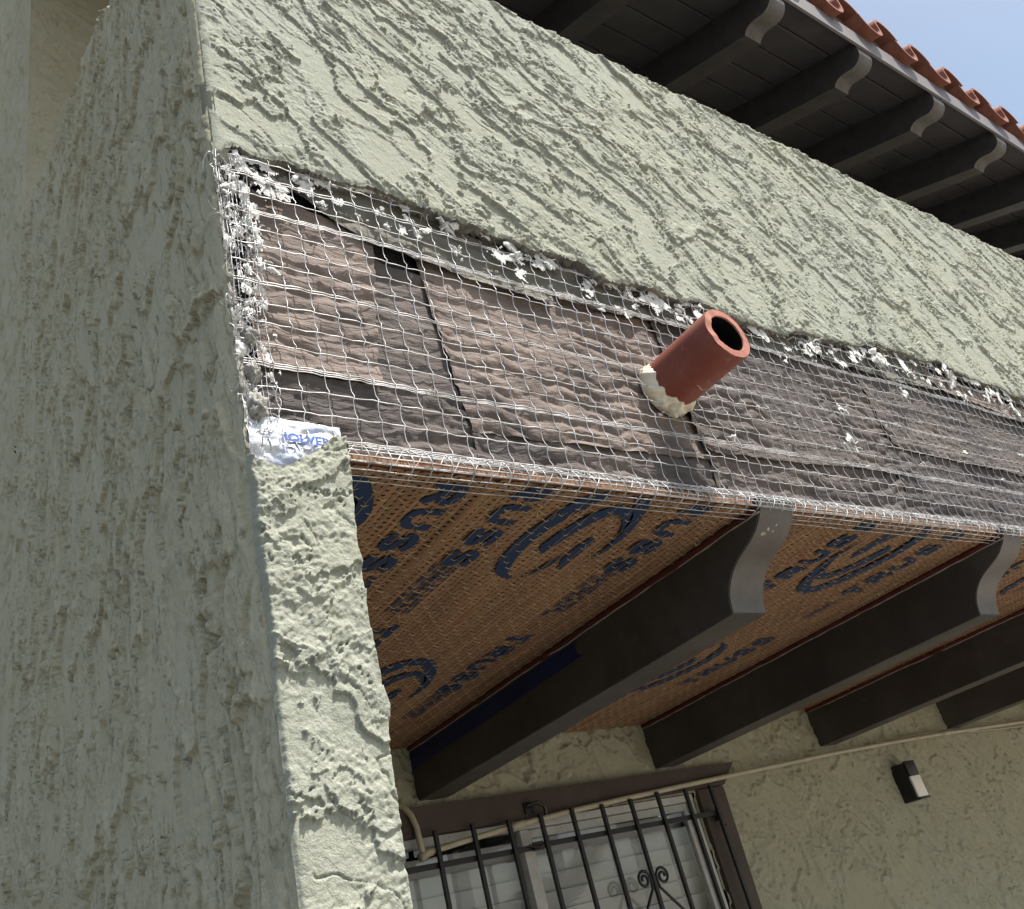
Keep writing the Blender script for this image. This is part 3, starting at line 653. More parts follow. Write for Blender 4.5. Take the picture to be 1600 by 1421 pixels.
for h in allh: h[:, 1] = np.where(h[:, 2] > lim - .004, .034, h[:, 1])
v, f = tubes(np.array(allh), .00080, 5, (0, 0, 1)); tag(N(mesh_obj('level_wires', v, f, M['wire'], None, True)), kind='stuff')
# twist knots on the doubled rows
kn = []
for k in (3, 7, 11):
    for x in np.arange(.12 + .05 * k, 3.0, .52):
        zc_ = rowsz[k] + .002; t_ = np.linspace(0, 1, 12)
        y0 = float(net_y(np.array([x]), np.array([zc_]))[0]) - .002
        kn.append(np.stack([x + .020 * (t_ - .5), y0 + .0022 * np.cos(t_ * 18), zc_ + .0028 * np.sin(t_ * 18) + .004 * (t_ - .5)], -1))
v, f = tubes(np.array(kn), .0007, 4); tag(N(mesh_obj('twisted_ties', v, f, M['wire'], None, True)), kind='stuff')
# folded corner lath along the bottom edge
prof = [(.020, 2.141), (.013, 2.134), (.008, 2.127), (.0045, 2.120), (.003, 2.112), (.006, 2.1045), (.016, 2.101), (.028, 2.0995), (.043, 2.100)]
xx = np.linspace(.025, 3.3, 260); Lw = []
for k, (y, z) in enumerate(prof):
    for rep in range(2 if k in (1, 3, 5) else 1):
        ph = k * 2.3 + rep * 9.1; a_ = .0045 if rep else .003
        Lw.append(np.stack([xx, y + a_ * (fbm(xx * 6, xx * 0 + ph, 2, 3) - .5), z + .002 * rep + a_ * 1.1 * (fbm(xx * 5, xx * 0 + ph, 4, 3) - .5)], -1))
v, f = tubes(np.array(Lw), .0007, 5, (0, 0, 1)); tag(N(mesh_obj('corner_lath_wires', v, f, M['wire'], None, True)), kind='stuff')
pa = np.array(prof); Tk = []; Dk = []
for x in np.arange(.03, 3.3, .0334 * .92):
    a = rnd.uniform(-.002, .002); q = pa[1:8]; Tk.append(np.stack([x + a + np.linspace(-.002, .002, 7), q[:, 0] - .001, q[:, 1]], -1))
    for sgn in (1, -1):
        q = pa[0:6]; Dk.append(np.stack([x + np.linspace(0, sgn * .028, 6) + rnd.uniform(-.004, .004), q[:, 0] + rnd.uniform(-.001, .001), q[:, 1] + rnd.uniform(-.002, .002)], -1))
v, f = tubes(np.array(Tk), .0009, 5, (1, 0, 0)); v2, f2 = tubes(np.array(Dk), .0006, 4, (0, 0.3, 1))
tag(N(mesh_obj('corner_lath_ticks', *join_tubes([(v, f), (v2, f2)]), M['wire'], None, True)), kind='stuff')
# crumpled netting at the left end
cw = []
for k in range(150):
    z0 = rnd.uniform(2.10, 2.60); x0_ = rnd.uniform(.000, .045) ; a = rnd.uniform(0, 6.28); l = rnd.uniform(.008, .035)
    t_ = np.linspace(0, 1, 8); bend = rnd.uniform(-2.5, 2.5)
    cw.append(np.stack([x0_ + l * t_ * np.cos(a + bend * t_) * .7, .010 - rnd.uniform(0, .012) + .006 * np.sin(t_ * 5 + a), z0 + l * t_ * np.sin(a + bend * t_)], -1))
v, f = tubes(np.array(cw), .0006, 4); 
zz = np.linspace(2.10, 2.60, 90); ex = []
for k, x0_ in enumerate((.004, .010, .017, .024, .031, .038)):
    ex.append(np.stack([x0_ + .006 * (fbm(zz * 14, zz * 0 + k * 5, 2, 3) - .5), .004 + .004 * k * .3 + .008 * (fbm(zz * 11, zz * 0 + k, 4, 3) - .5), zz], -1))
v2, f2 = tubes(np.array(ex), .0007, 4)
tag(N(mesh_obj('crumpled_wires', *join_tubes([(v, f), (v2, f2)]), M['wire'], None, True)), kind='stuff')

# ---- red drain pipe
PC = (.787, 2.343)
pipe = empty('drain_pipe', (PC[0], 0, PC[1]), 'stubby red drain pipe sticking out through the wire netting', 'pipe')
def ring_tube(radii_y, k=48):
    mb = MB(); v = []; f = []
    for (r, y) in radii_y:
        for j in range(k): a = 2 * math.pi * j / k; v.append((PC[0] + r * math.cos(a), y, PC[1] + r * math.sin(a)))
    for i in range(len(radii_y) - 1):
        for j in range(k): f.append((i * k + j, i * k + (j + 1) % k, (i + 1) * k + (j + 1) % k, (i + 1) * k + j))
    return mb.add(v, f)
at(autosmooth(ring_tube([(.0505, .06), (.0505, -.030), (.0505, -.136), (.0495, -.139)]).build('pipe_wall', M['pipe'])), pipe)
at(autosmooth(ring_tube([(.0495, -.139), (.0365, -.1395), (.0355, -.137)]).build('cut_end', M['pipe_cut'])), pipe)
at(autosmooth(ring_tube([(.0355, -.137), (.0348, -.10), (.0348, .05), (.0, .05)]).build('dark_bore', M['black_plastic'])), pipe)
ka, kt = 150, 30; A, T = np.meshgrid(np.linspace(0, 2 * math.pi, ka), np.linspace(0, 1, kt))
lobe = .5 - .5 * np.sin(A + .5)      # thicker below and to the left
lob = fbm(np.cos(A) * 3.2 + 4, np.sin(A) * 3.2 + T * 1.8, 3, 3, .5)
Rg = .0485 + (.003 + .017 * lobe ** 1.3) * np.sin(np.clip(T * 1.12, 0, 1) * math.pi) ** .6 * (.1 + 1.8 * lob) * (1 - .5 * T)
Yg = .028 - (.016 + .030 * lobe + .020 * (lob - .5)) * T - .010 * (lob - .5)
at(grid_obj('sealant_collar', np.stack([PC[0] + Rg * np.cos(A), Yg, PC[1] + Rg * np.sin(A)], -1), M['sealant']), pipe)

# pale smears of sealant wiped along the pipe, and a chipped rim
for (a0, a1, y0, y1, w_) in ((4.4, 5.0, -.050, -.054, .0006),):
    t_ = np.linspace(0, 1, 24); aa = a0 + (a1 - a0) * t_; yc = y0 + (y1 - y0) * t_ + .004 * np.sin(t_ * 5 + a0); ww = w_ * np.sin(math.pi * t_) ** .5 * (.4 + 1.2 * vn(t_ * 9, t_ * 0 + a0, 3))
    rim = lambda yy: np.stack([PC[0] + .0509 * np.cos(aa), yy, PC[1] + .0509 * np.sin(aa)], -1)
    at(grid_obj('sealant_smear', np.stack([rim(yc - ww), rim(yc + ww)]), M['sealant']), pipe)
for o in pipe.children:
    if o.name.startswith('cut_end') or o.name.startswith('pipe_wall'):
        for v_ in o.data.vertices:
            if v_.co.y < -.12:
                a_ = math.atan2(v_.co.z - PC[1], v_.co.x - PC[0]); k_ = float(fbm(np.array([math.cos(a_) * 3 + 5]), np.array([math.sin(a_) * 3 + 5]), 4, 3)[0]) - .5
                v_.co.y += .0045 * k_

# ---- plastic film exposed in the corner above the pillar
film = empty('plastic_film', (.06, .01, 2.10), 'crumpled clear plastic film with blue print tucked in the corner above the pillar', 'plastic film')
U, V = np.meshgrid(np.linspace(0, 1, 70), np.linspace(0, 1, 50))
xF = .004 + .118 * U; zF = 2.072 + .082 * V + .010 * U * (V - .2) - .012 * U * V
cre = np.abs(fbm(xF * 26, zF * 34, 4, 4) - .5)
grid = np.stack([xF, .012 - .010 * np.sin(V * 2.6) * .6 - .020 * cre, zF], -1)
at(grid_obj('film_sheet', grid, M['film']), film)
cu = bpy.data.curves.new('printed_word', 'FONT'); cu.body = 'IOLVER'; cu.size = .022; cu.offset = .0007; cu.resolution_u = 2
to = bpy.data.objects.new('tmp', cu); COL.objects.link(to); bpy.context.view_layer.update()
me = bpy.data.meshes.new_from_object(to.evaluated_get(bpy.context.evaluated_depsgraph_get())); bpy.data.objects.remove(to)
co = np.empty(len(me.vertices) * 3); me.vertices.foreach_get('co', co); co = co.reshape(-1, 3)
q = np.stack([.044 + co[:, 0] * .8, np.full(len(co), -.0035), 2.1155 + co[:, 1] * .75 - co[:, 0] * .02], -1); me.vertices.foreach_set('co', q.ravel())
me.materials.clear(); me.materials.append(M['print_blue']); o = bpy.data.objects.new('printed_word', me); COL.objects.link(o); at(o, film)

# ---- scraps of white plaster hanging in the netting
def scrap_mesh(name, size, seed, flakes=4, strands=4, mat='white_scrap', tall=1.0):
    r = random.Random(seed); mb = MB()
    for k in range(flakes):
        n = 11; U, V = np.meshgrid(np.linspace(-1, 1, n), np.linspace(-1, 1, n))
        D = np.sqrt(U ** 2 + V ** 2) + 1e-6; sc_ = np.maximum(np.abs(U), np.abs(V)) / D
        an_ = np.arctan2(V, U); q = r.uniform(0, 99)
        rr = .45 + .95 * vn(np.cos(an_) * 1.3 + q, np.sin(an_) * 1.3 + seed, seed % 7) ** 1.3 + .25 * (vn(np.cos(an_) * 4 + q, np.sin(an_) * 4, k % 7) - .4)
        x = U * sc_ * rr; z = V * sc_ * rr * r.uniform(.3, .75)
        a = r.uniform(-.9, .9) + (1.57 if tall > 1.2 else 0); x, z = x * math.cos(a) - z * math.sin(a), x * math.sin(a) + z * math.cos(a)
        y = .35 * (x * r.uniform(-1, 1) + z * r.uniform(-1, 1)) + .45 * (vn(x * 2.6 + q, z * 2.6 + seed, 3) - .5)
        s_ = size * r.uniform(.45, .95); cx, cz = r.gauss(0, .45) * size, r.gauss(0, .45) * size * tall
        P = np.stack([x * s_ + cx, y * s_ * .4 + r.uniform(-.004, .006), z * s_ + cz], -1)
        th = (.0010 + size * .10 * r.random()) * np.sqrt(np.clip(1.02 - np.maximum(np.abs(U), np.abs(V)) ** 2, .02, 1))[..., None] * (1 + vn(x * 3, z * 3, 2)[..., None])
        P1 = P - np.array([0, 1, 0]) * th; P2 = P + np.array([0, 1, 0]) * th
        i = np.arange(n * n).reshape(n, n); f = grid_faces(n, n); vv = np.concatenate([P1.reshape(-1, 3), P2.reshape(-1, 3)])
        loop = list(i[0, :]) + list(i[1:, -1]) + list(i[-1, -2::-1]) + list(i[-2:0:-1, 0])
        ff = [tuple(t_) for t_ in f] + [tuple(t_[::-1] + n * n) for t_ in f] + [(loop[j], loop[(j + 1) % len(loop)], loop[(j + 1) % len(loop)] + n * n, loop[j] + n * n) for j in range(len(loop))]
        mb.add(vv, ff)
    for k in range(strands):
        p = Vector((r.uniform(-.6, .6) * size, r.uniform(-.3, .1) * size, r.uniform(-.6, .6) * size * tall)); d = Vector((r.uniform(-1, 1), r.uniform(-.4, .2), r.uniform(-1, .8))).normalized()
        pts = []; L = size * r.uniform(.5, 1.2)
        for q in range(6):
            pts.append(p.copy()); d = (d + Vector((r.uniform(-.5, .5), r.uniform(-.3, .3), r.uniform(-.6, .4)))).normalized(); p = p + d * L / 5
        mb.tube(pts, [size * .075 * (1 - .75 * q / 5) + .0003 for q in range(6)], 5)
    o = mb.build(name, M[mat], None, True); return o
def scrap(x, z, size, label, seed, group='white plaster scraps caught in the wire netting', y=.006, name='plaster_scrap', cat='plaster scrap', **kw):
    o = scrap_mesh(name, size * .95, seed, **kw); o.location = (x, y, z); tag(o, label, cat, group); return o
big = [
 (.034, 2.600, .016, 'white plaster scrap wedged in the top left corner of the stripped opening', dict(tall=1.6)),
 (.134, 2.598, .017, 'puffy white plaster wad behind the top wires, beside the small stones', dict(flakes=5)),
 (.090, 2.556, .018, 'flat pale plaster shreds below the small stones at the upper left', dict(flakes=5, strands=6)),
 (.160, 2.553, .011, 'dirty white flake with thin wires, below the puffy plaster wad', {}),
 (.212, 2.543, .008, 'small smooth oval white flake on the upper left netting', dict(flakes=1, strands=0)),
 (.322, 2.557, .014, 'white scrap with two drooping legs, under the jagged stucco edge', dict(strands=5)),
 (.384, 2.594, .018, 'spiky white plaster cluster touching the jagged stucco edge', dict(flakes=5, strands=9)),
 (.393, 2.533, .012, 'narrow white scrap hanging just below the spiky cluster', dict(tall=1.6, strands=5)),
 (.514, 2.560, .015, 'white scrap left of a similar one, midway between corner and pipe', dict(strands=6)),
 (.590, 2.572, .015, 'tall white scrap just right of another, midway between corner and pipe', dict(tall=1.5)),
 (.685, 2.553, .014, 'wide white flake under a notch of the stucco edge left of the pipe', {}),
 (.768, 2.548, .013, 'long white shred slanting down toward the pipe from the left', dict(tall=1.5)),
 (.907, 2.553, .015, 'white scrap just left of the open pipe end', dict(strands=5)),
 (.975, 2.572, .011, 'white flake tucked up behind the open pipe end', {}),
 (.681, 2.494, .011, 'small knotted white scrap low on the doubled wire, left of the pipe', dict(strands=5)),
 (1.335, 2.552, .024, 'large ragged white scrap, first to the right of the pipe', dict(flakes=7, strands=8)),
 (1.613, 2.575, .028, 'large white shredded mass at the highest notch right of the pipe', dict(flakes=8, strands=10)),
 (1.735, 2.560, .018, 'pale scrap just right of the largest shredded mass', {}),
 (1.640, 2.478, .018, 'white scrap hanging low beneath the largest shredded mass', dict(tall=1.8)),
 (1.947, 2.600, .024, 'tattered white strip high near the right end of the netting', dict(tall=1.8, flakes=6)),
 (1.955, 2.530, .018, 'white shreds trailing below the tattered strip near the right end', dict(tall=1.7)),
 (2.247, 2.540, .022, 'tall white shreds at the far right end of the netting', dict(tall=2.0, flakes=6)),
 (1.324, 2.380, .016, 'white scrap on the mid netting to the right of the pipe', dict(strands=5)),
 (1.290, 2.293, .017, 'white drip shaped scrap low on the netting, right of the pipe', dict(tall=1.7)),
 (.899, 2.247, .011, 'small white chip below and right of the pipe', {}),
 (.047, 2.440, .014, 'white plaster wad on the crumpled left edge, upper of the two largest there', dict(flakes=4, strands=9)),
 (.046, 2.395, .017, 'largest white plaster wad on the crumpled left edge of the netting', dict(flakes=4, strands=14, tall=1.5)),
]
for i, (x, z, s_, lab, kw) in enumerate(big): scrap(x, z, s_, lab, 20 + i, **kw)
ORD = ['topmost', 'second from the top', 'third from the top', 'fourth from the top', 'second from the bottom', 'lowest']
for i, (x, z, s_) in enumerate([(.020, 2.560, .011), (.013, 2.520, .011), (.011, 2.480, .010), (.026, 2.345, .012), (.018, 2.312, .011), (.017, 2.283, .010)]):
    scrap(x, z, s_, 'small white shred in the crumpled left edge wires, ' + ORD[i] + ' of six', 70 + i, 'small shreds down the left edge', y=.002, tall=1.6, strands=8, flakes=3)
for i, (x, z, s_) in enumerate([(.60, 2.33, .005), (.735, 2.275, .007), (1.02, 2.335, .006), (1.06, 2.25, .005), (1.12, 2.31, .006), (1.21, 2.26, .006), (1.47, 2.36, .007), (1.55, 2.27, .007), (1.78, 2.33, .009), (1.9, 2.26, .008), (.262, 2.58, .006), (.267, 2.541, .008), (1.42, 2.56, .010), (1.08, 2.53, .006), (2.1, 2.36, .009)]):
    scrap(x, z, s_, 'tiny pale plaster crumb caught in the netting', 90 + i, 'tiny crumbs in the netting', flakes=2, strands=2)
# small stones in the gap, and grey lumps by the lower left corner
def stone(x, y, z, rx, rz, seed, name, label, cat, group=None):
    bm = bmesh.new(); bmesh.ops.create_icosphere(bm, subdivisions=4, radius=1)
    for v_ in bm.verts:
        c_ = v_.co; k_ = .30 + 1.45 * float(fbm(np.array([c_.x * 2.6 + seed + c_.y * 1.3]), np.array([c_.z * 2.6 + c_.y * 1.1]), seed % 7, 4, .65)[0])
        v_.co = Vector((c_.x * rx * k_, c_.y * min(rx, rz) * k_, c_.z * rz * k_))
    me = bpy.data.meshes.new(name); bm.to_mesh(me); bm.free(); me.materials.append(M['grey_scrap']); me.polygons.foreach_set('use_smooth', np.ones(len(me.polygons), dtype=bool))
    o = bpy.data.objects.new(name, me); COL.objects.link(o); o.location = (x, y, z); tag(o, label, cat, group)
for i, (x, z, rx, rz, lab) in enumerate([(.058, 2.592, .014, .012, 'grey rounded stone, leftmost of three under the stucco edge'), (.085, 2.590, .014, .010, 'grey rounded stone, middle of three under the stucco edge'), (.115, 2.596, .013, .008, 'grey flat stone, rightmost of three under the stucco edge')]):
    stone(x, .022, z, rx, rz, i + 3, 'stone', lab, 'stone', 'stones lodged in the gap')
for i, (x, z, rx, rz, lab) in enumerate([(.022, 2.270, .010, .013, 'grey mortar lump on the left edge, topmost of three'), (.020, 2.215, .010, .014, 'grey mortar lump on the left edge, middle of three'), (.020, 2.165, .012, .017, 'grey mortar lump just above the plastic film')]):
    stone(x, .008, z, rx, rz, i + 8, 'mortar_lump', lab, 'mortar lump', 'mortar lumps down the left edge')

# ---- house: walls, eave, roof
house = empty('house', (3.0, 1.4, 0), 'house with olive stucco wall and dark tiled eave behind the balcony', 'house')
Hh = lambda o: at(o, house)
xs = steps(.11, 4.9, .0042, .0075); zs = np.linspace(1.28, 2.135, 200); X, Z = np.meshgrid(xs, zs)
an = -1.05; ca, sa = math.cos(an), math.sin(an)
hw = stucco((X * ca + Z * sa) * .75, (-X * sa + Z * ca) * .75, 9, 2.0, .6, .6, .6)
WX0, WX1, WZ1 = .62, 1.862, 1.885
ctrx = (xs[:-1] + xs[1:]) / 2; ctrz = (zs[:-1] + zs[1:]) / 2; CX, CZ = np.meshgrid(ctrx, ctrz)
Hh(grid_obj('porch_wall', np.stack([X, 1.290 - hw, Z], -1), M['stucco_back'], None, keep=~((CX > WX0) & (CX < WX1) & (CZ < WZ1))))
w = MB(); w.box(.105, WX0 - .002, 1.30, 1.45, 0, 2.26); w.box(WX1 + .002, 6.5, 1.30, 1.45, 0, 2.26); w.box(WX0, WX1, 1.30, 1.45, WZ1 + .005, 2.26); w.box(WX0, WX1, 1.30, 1.45, 0, .9)
Hh(w.build('wall_core', M['stucco_back'])); Hh(MB().box(WX1, 4.9, 1.288, 1.299, 0, 1.279).build('wall_foot', M['stucco_back']))
xs = steps(-.003, 1.2, .006, .012); zs = steps(3.4, 5.7, .006, .010); X, Z = np.meshgrid(xs, zs)
Hh(grid_obj('upper_wall', np.stack([X, 1.492 - stucco(X * .8 - Z * .5, X * .5 + Z * .8, 12, 1.1, .7), Z], -1), M['stucco_side']))
Hh(MB().box(.004, 7.5, 1.497, 1.75, 2.26, 6.6).build('upper_wall_core', M['stucco_side']))
SL = .457
def deckz(y): return 4.86 + SL * (y - .05)
for k in range(14):
    y0 = (.022 + .1465 * k) if k else .052; y1 = .022 + .1465 * (k + 1) - .0045
    if y0 > 1.49: break
    poly = [(y0, deckz(y0) + .003), (y0 + .006, deckz(y0 + .006)), (y1 - .006, deckz(y1 - .006)), (y1, deckz(y1) + .003), (y1, deckz(y1) + .02), (y0, deckz(y0) + .02)]
    Hh(MB().prism(poly, 'x', -.15, 7.6).build('deck_board', M['eave_paint']))
Hh(MB().prism([(.05, deckz(.05) + .0205), (1.7, deckz(1.7) + .0205), (1.7, deckz(1.7) + .06), (.05, deckz(.05) + .06)], 'x', -.15, 7.6).build('roof_deck', M['eave_paint']))
Hh(MB().prism([(1.7, deckz(1.7) + .0205), (4.5, deckz(4.5) + .0205), (4.5, deckz(4.5) + .06), (1.7, deckz(1.7) + .06)], 'x', .12, 7.6).build('roof_deck_rear', M['eave_paint']))
RAF = [(.051, 4.800), (.056, 4.782), (.068, 4.764), (.085, 4.752), (.104, 4.748), (.124, 4.751), (.145, 4.759), (.165, 4.766), (.184, 4.768), (.201, 4.764), (.214, 4.756), (.223, 4.744)]
prof_r = RAF + [(1.49, 4.744 + SL * 1.267), (1.49, deckz(1.49) - .0005), (.051, deckz(.051) - .0005)]
rf = None
for k in range(-3, 7):
    x = 2.575 + .659 * k
    if rf is None:
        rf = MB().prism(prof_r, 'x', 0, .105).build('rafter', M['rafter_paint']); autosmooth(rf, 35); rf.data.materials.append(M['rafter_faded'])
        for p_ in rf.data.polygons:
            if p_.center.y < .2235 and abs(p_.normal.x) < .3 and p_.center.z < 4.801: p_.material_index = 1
        o = rf
    else:
        o = rf.copy(); COL.objects.link(o)
    o.location = (x, 0, 0); at(o, house)
Hh(MB().box(-.15, 3.985, .038, .0505, 4.832, 4.972, .002).build('fascia', M['fascia_paint']))
Hh(MB().box(3.990, 7.6, .038, .0505, 4.832, 4.972, .002).build('fascia', M['fascia_paint']))
# clay tiles: each a trough and a barrel in one wave
def wave_tile(length=.43, th=.015):
    pr = []
    for t_ in np.linspace(math.pi, 2 * math.pi, 12): pr.append((.0765 + .0765 * math.cos(t_), .092 * math.sin(t_)))     # trough
    for t_ in np.linspace(math.pi, 0, 15)[1:]: pr.append((.153 + .0925 + .0925 * math.cos(t_), .104 * math.sin(t_)))      # barrel
    pr = np.array(pr); d = np.gradient(pr, axis=0); d /= np.linalg.norm(d, axis=1, keepdims=True); nn = np.stack([-d[:, 1], d[:, 0]], -1)
    lo = pr - nn * th; m_ = len(pr); v = []; f = []
    for y in (0, length):
        v += [(x, y, z + SL * y) for x, z in pr] + [(x, y, z + SL * y) for x, z in lo]
    for j in range(m_ - 1):
        f += [(j, j + 1, 2 * m_ + j + 1, 2 * m_ + j), (m_ + j + 1, m_ + j, 3 * m_ + j, 3 * m_ + j + 1), (j + 1, j, m_ + j, m_ + j + 1), (2 * m_ + j, 2 * m_ + j + 1, 3 * m_ + j + 1, 3 * m_ + j)]
    f += [(0, 2 * m_, 3 * m_, m_), (m_ - 1, 2 * m_ - 1, 4 * m_ - 1, 3 * m_ - 1)]
    return autosmooth(MB().add(v, f).build('roof_tile', M['tile']), 45)
tile0 = wave_tile(); first = True
for k in range(22):
    for row in range(2):
        o = tile0 if first else tile0.copy()
        if not first: COL.objects.link(o)
        first = False; dyr = row * .36
        o.location = (3.594 - .2455 + .3213 * (k - 10) + rnd.uniform(-.006, .006), -.004 + dyr + rnd.uniform(-.012, .008), 5.058 + SL * dyr + .019 * row + rnd.uniform(-.004, .004))
        o.rotation_euler = (rnd.uniform(-.01, .01), rnd.uniform(-.03, .03), rnd.uniform(-.02, .02)); at(o, house)
Hh(MB().box(-.1, 7.6, .062, .09, 4.96, 5.12).build('bird_stop', M['mortar']))

# ---- window behind the grille
win = empty('window', (1.35, 1.29, 1.5), 'white framed sliding window with pale blinds behind the black iron bars', 'window')
Wn = lambda o: at(o, win)
Wn(MB().prism([(.50, 1.882), (1.996, 1.893), (2.069, 1.957), (.50, 1.953)], 'y', 1.262, 1.292).build('head_trim', M['trim_brown']))
Wn(MB().prism([(1.866, 1.20), (1.966, 1.20), (1.995, 1.891), (1.874, 1.889)], 'y', 1.270, 1.296).build('side_trim', M['trim_brown']))
fr_ = MB(); fr_.box(.60, 1.858, 1.284, 1.325, 1.864, 1.884, .002); fr_.box(1.838, 1.858, 1.285, 1.325, .95, 1.8635, .002)
Wn(fr_.build('frame', M['white_frame']))
Wn(MB().box(1.184, 1.211, 1.288, 1.322, .95, 1.8632, .002).build('mullion', M['white_frame']))
s_ = MB(); s_.box(1.2115, 1.228, 1.300, 1.318, .95, 1.862, .0015); s_.box(1.2285, 1.820, 1.300, 1.318, 1.842, 1.8625, .0015); s_.box(1.821, 1.837, 1.300, 1.318, .95, 1.8625, .0015)
Wn(s_.build('sliding_sash', M['white_frame']))
for x0_, x1_, z1_ in ((.60, 1.183, 1.8635), (1.2285, 1.8205, 1.8415)):
    Wn(MB().add([(x0_, 1.308, .95), (x1_, 1.308, .95), (x1_, 1.308, z1_), (x0_, 1.308, z1_)], [(0, 1, 2, 3)]).build('pane', M['glass']))
for k in range(20):
    z = 1.845 - k * .046
    if z < 1.0: break
    Wn(MB().add([(.62, 1.352, z), (1.85, 1.352, z), (1.85, 1.366, z - .044), (.62, 1.366, z - .044), (.62, 1.3535, z), (1.85, 1.3535, z), (1.85, 1.3675, z - .044), (.62, 1.3675, z - .044)], [(0, 1, 2, 3), (7, 6, 5, 4), (0, 4, 5, 1), (3, 2, 6, 7)]).build('blind_slat', M['slat_white']))
Wn(MB().box(.60, 1.862, 1.46, 1.48, .9, 1.9).build('room_back', M['room_dark']))

# ---- iron grille
gr = empty('window_grille', (1.4, 1.24, 1.5), 'black wrought iron window grille with upright bars and scroll ornament', 'window grille')
G = lambda o: at(o, gr)
BX = [.787, .898, 1.010, 1.122, 1.228, 1.338, 1.448, 1.560, 1.671, 1.790, 1.902]
for i, x in enumerate(BX):
    zt = 1.888 + .002 * (i % 3) + (.006 if i > 7 else 0)
    G(MB().box(x - .0054, x + .0054, 1.2356, 1.2464, .95, zt, .0015).build('bar', M['black_iron']))
rr_ = MB(); rr_.box(.70, 1.192, 1.2465, 1.2545, 1.803, 1.817, .001); G(rr_.build('rail', M['black_iron']))
rr_ = MB(); rr_.box(1.200, 1.905, 1.2465, 1.2545, 1.806, 1.820, .001); G(rr_.build('rail', M['black_iron']))
l_ = MB(); l_.box(1.182, 1.215, 1.238, 1.2462, 1.800, 1.822, .002); l_.tube([(1.17, 1.244, 1.816), (1.195, 1.232, 1.806), (1.222, 1.244, 1.814)], .004, 6); G(l_.build('latch', M['black_iron']))
def spiral(cx, cz, sgn):
    pts = []
    for t_ in np.linspace(0, 1, 26):
        a = math.pi * (0.0 + 3.1 * t_); r = .0245 * (1 - .72 * t_)
        pts.append((cx + sgn * (r * math.cos(a)), 1.240, cz + r * math.sin(a)))
    return pts
for sgn in (-1, 1):
    sp = spiral(1.560 + sgn * .036, 1.676, -sgn)
    p0 = [(1.560 + sgn * .096, 1.240, 1.548), (1.560 + sgn * .078, 1.240, 1.580), (1.560 + sgn * .045, 1.240, 1.615), (1.560 + sgn * .014, 1.240, 1.650)]
    mb = MB().tube(p0 + sp, .0042, 6); G(mb.build('scroll', M['black_iron'], None, True))
b_ = MB(); b_.tube([(1.905, 1.25, 1.80), (1.915, 1.25, 1.785), (1.925, 1.25, 1.775), (1.918, 1.25, 1.765), (1.905, 1.25, 1.77)], .004, 6); b_.box(1.898, 1.925, 1.246, 1.262, 1.790, 1.812, .002); G(b_.build('bracket', M['black_iron']))
hk = MB(); hk.box(1.195, 1.225, 1.255, 1.262, 1.895, 1.925, .002); hk.tube([(1.20, 1.25, 1.915), (1.225, 1.235, 1.918), (1.243, 1.232, 1.905), (1.246, 1.238, 1.885)], .0055, 6); G(hk.build('hook_bracket', M['black_iron']))

# ---- conduit along the wall
con = empty('conduit', (2.0, 1.25, 1.92), 'cream painted conduit running along the wall across the window head', 'conduit')
Cn = lambda o: at(o, con)
main = [(.868, 1.843), (.90, 1.846), (1.0, 1.8565), (1.156, 1.872), (1.35, 1.885), (1.526, 1.894), (1.8, 1.9055), (2.1, 1.917), (2.6, 1.936), (3.0, 1.945), (3.37, 1.951), (4.0, 1.953), (5.0, 1.957)]
Cn(MB().tube([(x, 1.251, z) for x, z in main], .0076, 10).build('tube', M['conduit_paint'], None, True))
Cn(MB().tube([(.862, 1.251, 1.836), (.858, 1.251, 1.862), (.855, 1.251, 1.905), (.848, 1.254, 1.935), (.838, 1.262, 1.955), (.826, 1.275, 1.968), (.81, 1.291, 1.975)], .0076, 10).build('bend', M['conduit_paint'], None, True))
Cn(MB().tube([(.850, 1.251, 1.834), (.872, 1.251, 1.8425), (.888, 1.251, 1.8455)], .0105, 10).build('elbow_fitting', M['conduit_paint'], None, True))
Cn(MB().tube([(1.135, 1.251, 1.8685), (1.150, 1.251, 1.871), (1.178, 1.251, 1.8735)], .0098, 10).build('coupling', M['conduit_paint'], None, True))
Cn(MB().tube([(3.345, 1.251, 1.9505), (3.375, 1.251, 1.951), (3.41, 1.251, 1.9515)], .0098, 10).build('coupling', M['conduit_paint'], None, True))
Cn(MB().tube([(2.86, 1.283, 1.934), (2.9, 1.275, 1.946), (3.0, 1.268, 1.957), (3.12, 1.262, 1.962), (3.3, 1.258, 1.9635), (3.45, 1.258, 1.9625), (3.6, 1.262, 1.945), (3.9, 1.262, 1.938), (4.2, 1.26, 1.94)], .0028, 6).build('thin_cable', M['conduit_paint'], None, True))

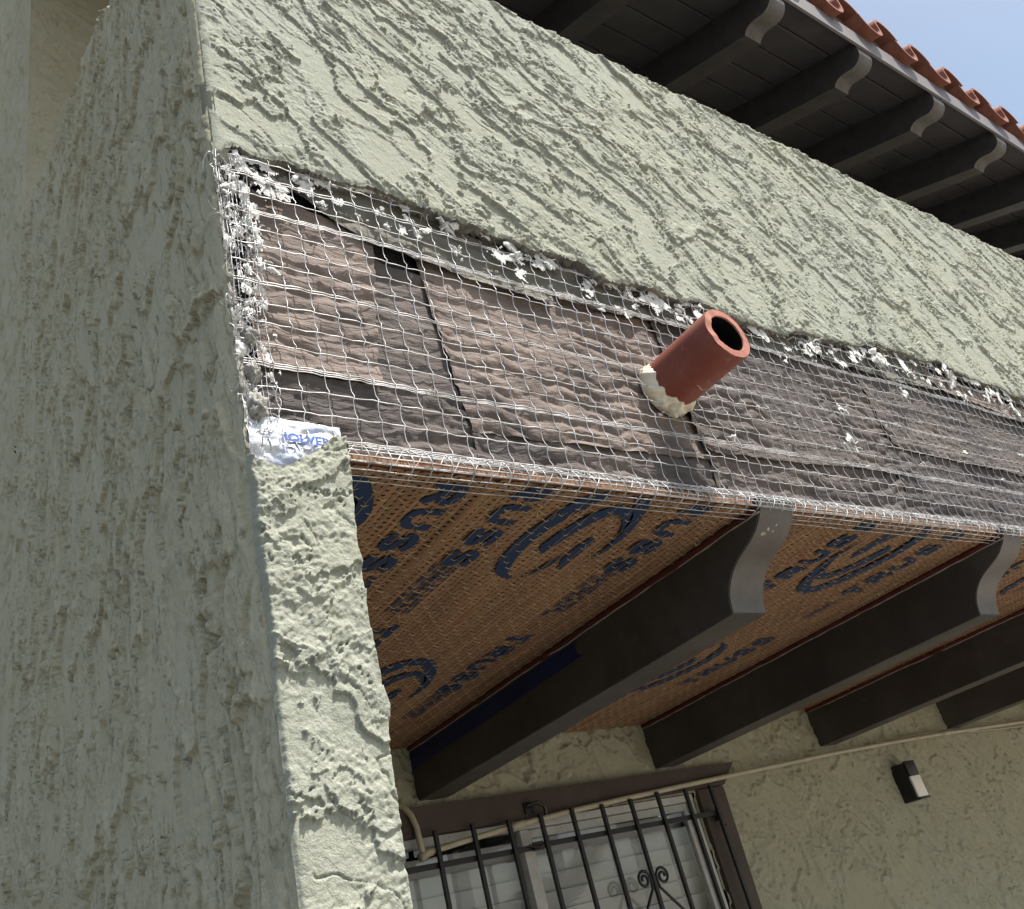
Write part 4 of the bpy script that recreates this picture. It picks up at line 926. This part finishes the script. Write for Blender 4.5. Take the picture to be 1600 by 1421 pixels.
# ---- security light
lamp = empty('wall_light', (2.965, 1.29, 1.80), 'black box shaped wall light with a white lens, on olive stucco', 'wall light')
La = lambda o: at(o, lamp)
La(autosmooth(MB().box(2.945, 3.012, 1.2315, 1.293, 1.728, 1.862, .004).build('body', M['black_iron'])))
La(autosmooth(MB().box(2.951, 3.018, 1.222, 1.2312, 1.812, 1.866, .003).build('hood', M['black_iron'])))
La(autosmooth(MB().box(2.950, 3.016, 1.222, 1.2312, 1.734, 1.8110, .004).build('lens', M['lamp_lens'])))
La(autosmooth(MB().box(2.948, 3.018, 1.219, 1.2312, 1.7265, 1.7332, .002).build('lower_rim', M['black_iron'])))

# ---- what the panes mirror: a pale porch across the yard and a young palm
nb = empty('neighbour_porch', (10, -8, 0), 'pale neighbouring porch with white posts, mirrored in the window panes', 'building')
Nb = lambda o: at(o, nb)
Nb(MB().box(6.5, 16, -11.5, -11.2, 0, 1.3).build('wall', M['neighbour_white'])); Nb(MB().box(6.2, 16.4, -11.6, -8.0, 4.6, 4.7).build('roof', M['neighbour_white']))
for k in range(6): Nb(MB().box(7 + 1.7 * k, 7.16 + 1.7 * k, -8.4, -8.24, 0, 4.59).build('post', M['neighbour_white']))
palm = empty('palm_tree', (8.6, -8.2, 0), 'young palm tree mirrored in the window panes', 'palm tree')
Pm = lambda o: at(o, palm)
Pm(MB().tube([(8.6, -8.2, 0), (8.58, -8.2, 1.0), (8.62, -8.22, 2.1)], [.15, .11, .10], 10).build('trunk', M['bark'], None, True))
cr_ = MB()
for k in range(26):
    a = k * 2.399; el = .15 + 1.1 * ((k * .618) % 1); p = Vector((8.62, -8.22, 2.1)); d = Vector((math.cos(a) * math.cos(el), math.sin(a) * math.cos(el), math.sin(el))); pts = []
    for q in range(12): pts.append(p.copy()); p = p + d * .105; d = (d + Vector((0, 0, -.085))).normalized()
    cr_.tube(pts, [.012 * (1 - q / 13) + .002 for q in range(12)], 4)
    for q in range(2, 12):
        t_ = (pts[q] - pts[q - 1]).normalized(); sd = t_.cross(Vector((0, 0, 1))).normalized()
        for off in (0, .052):
            for s2 in (-1, 1):
                L = .34 * math.sin(math.pi * (q + .5) / 13) + .08; b0 = pts[q] + t_ * off; e_ = b0 + sd * s2 * L + t_ * L * .55 - Vector((0, 0, L * .35)); wv_ = t_ * .014
                cr_.add([b0 - wv_, b0 + wv_, e_], [(0, 1, 2)])
Pm(cr_.build('crown', M['frond']))
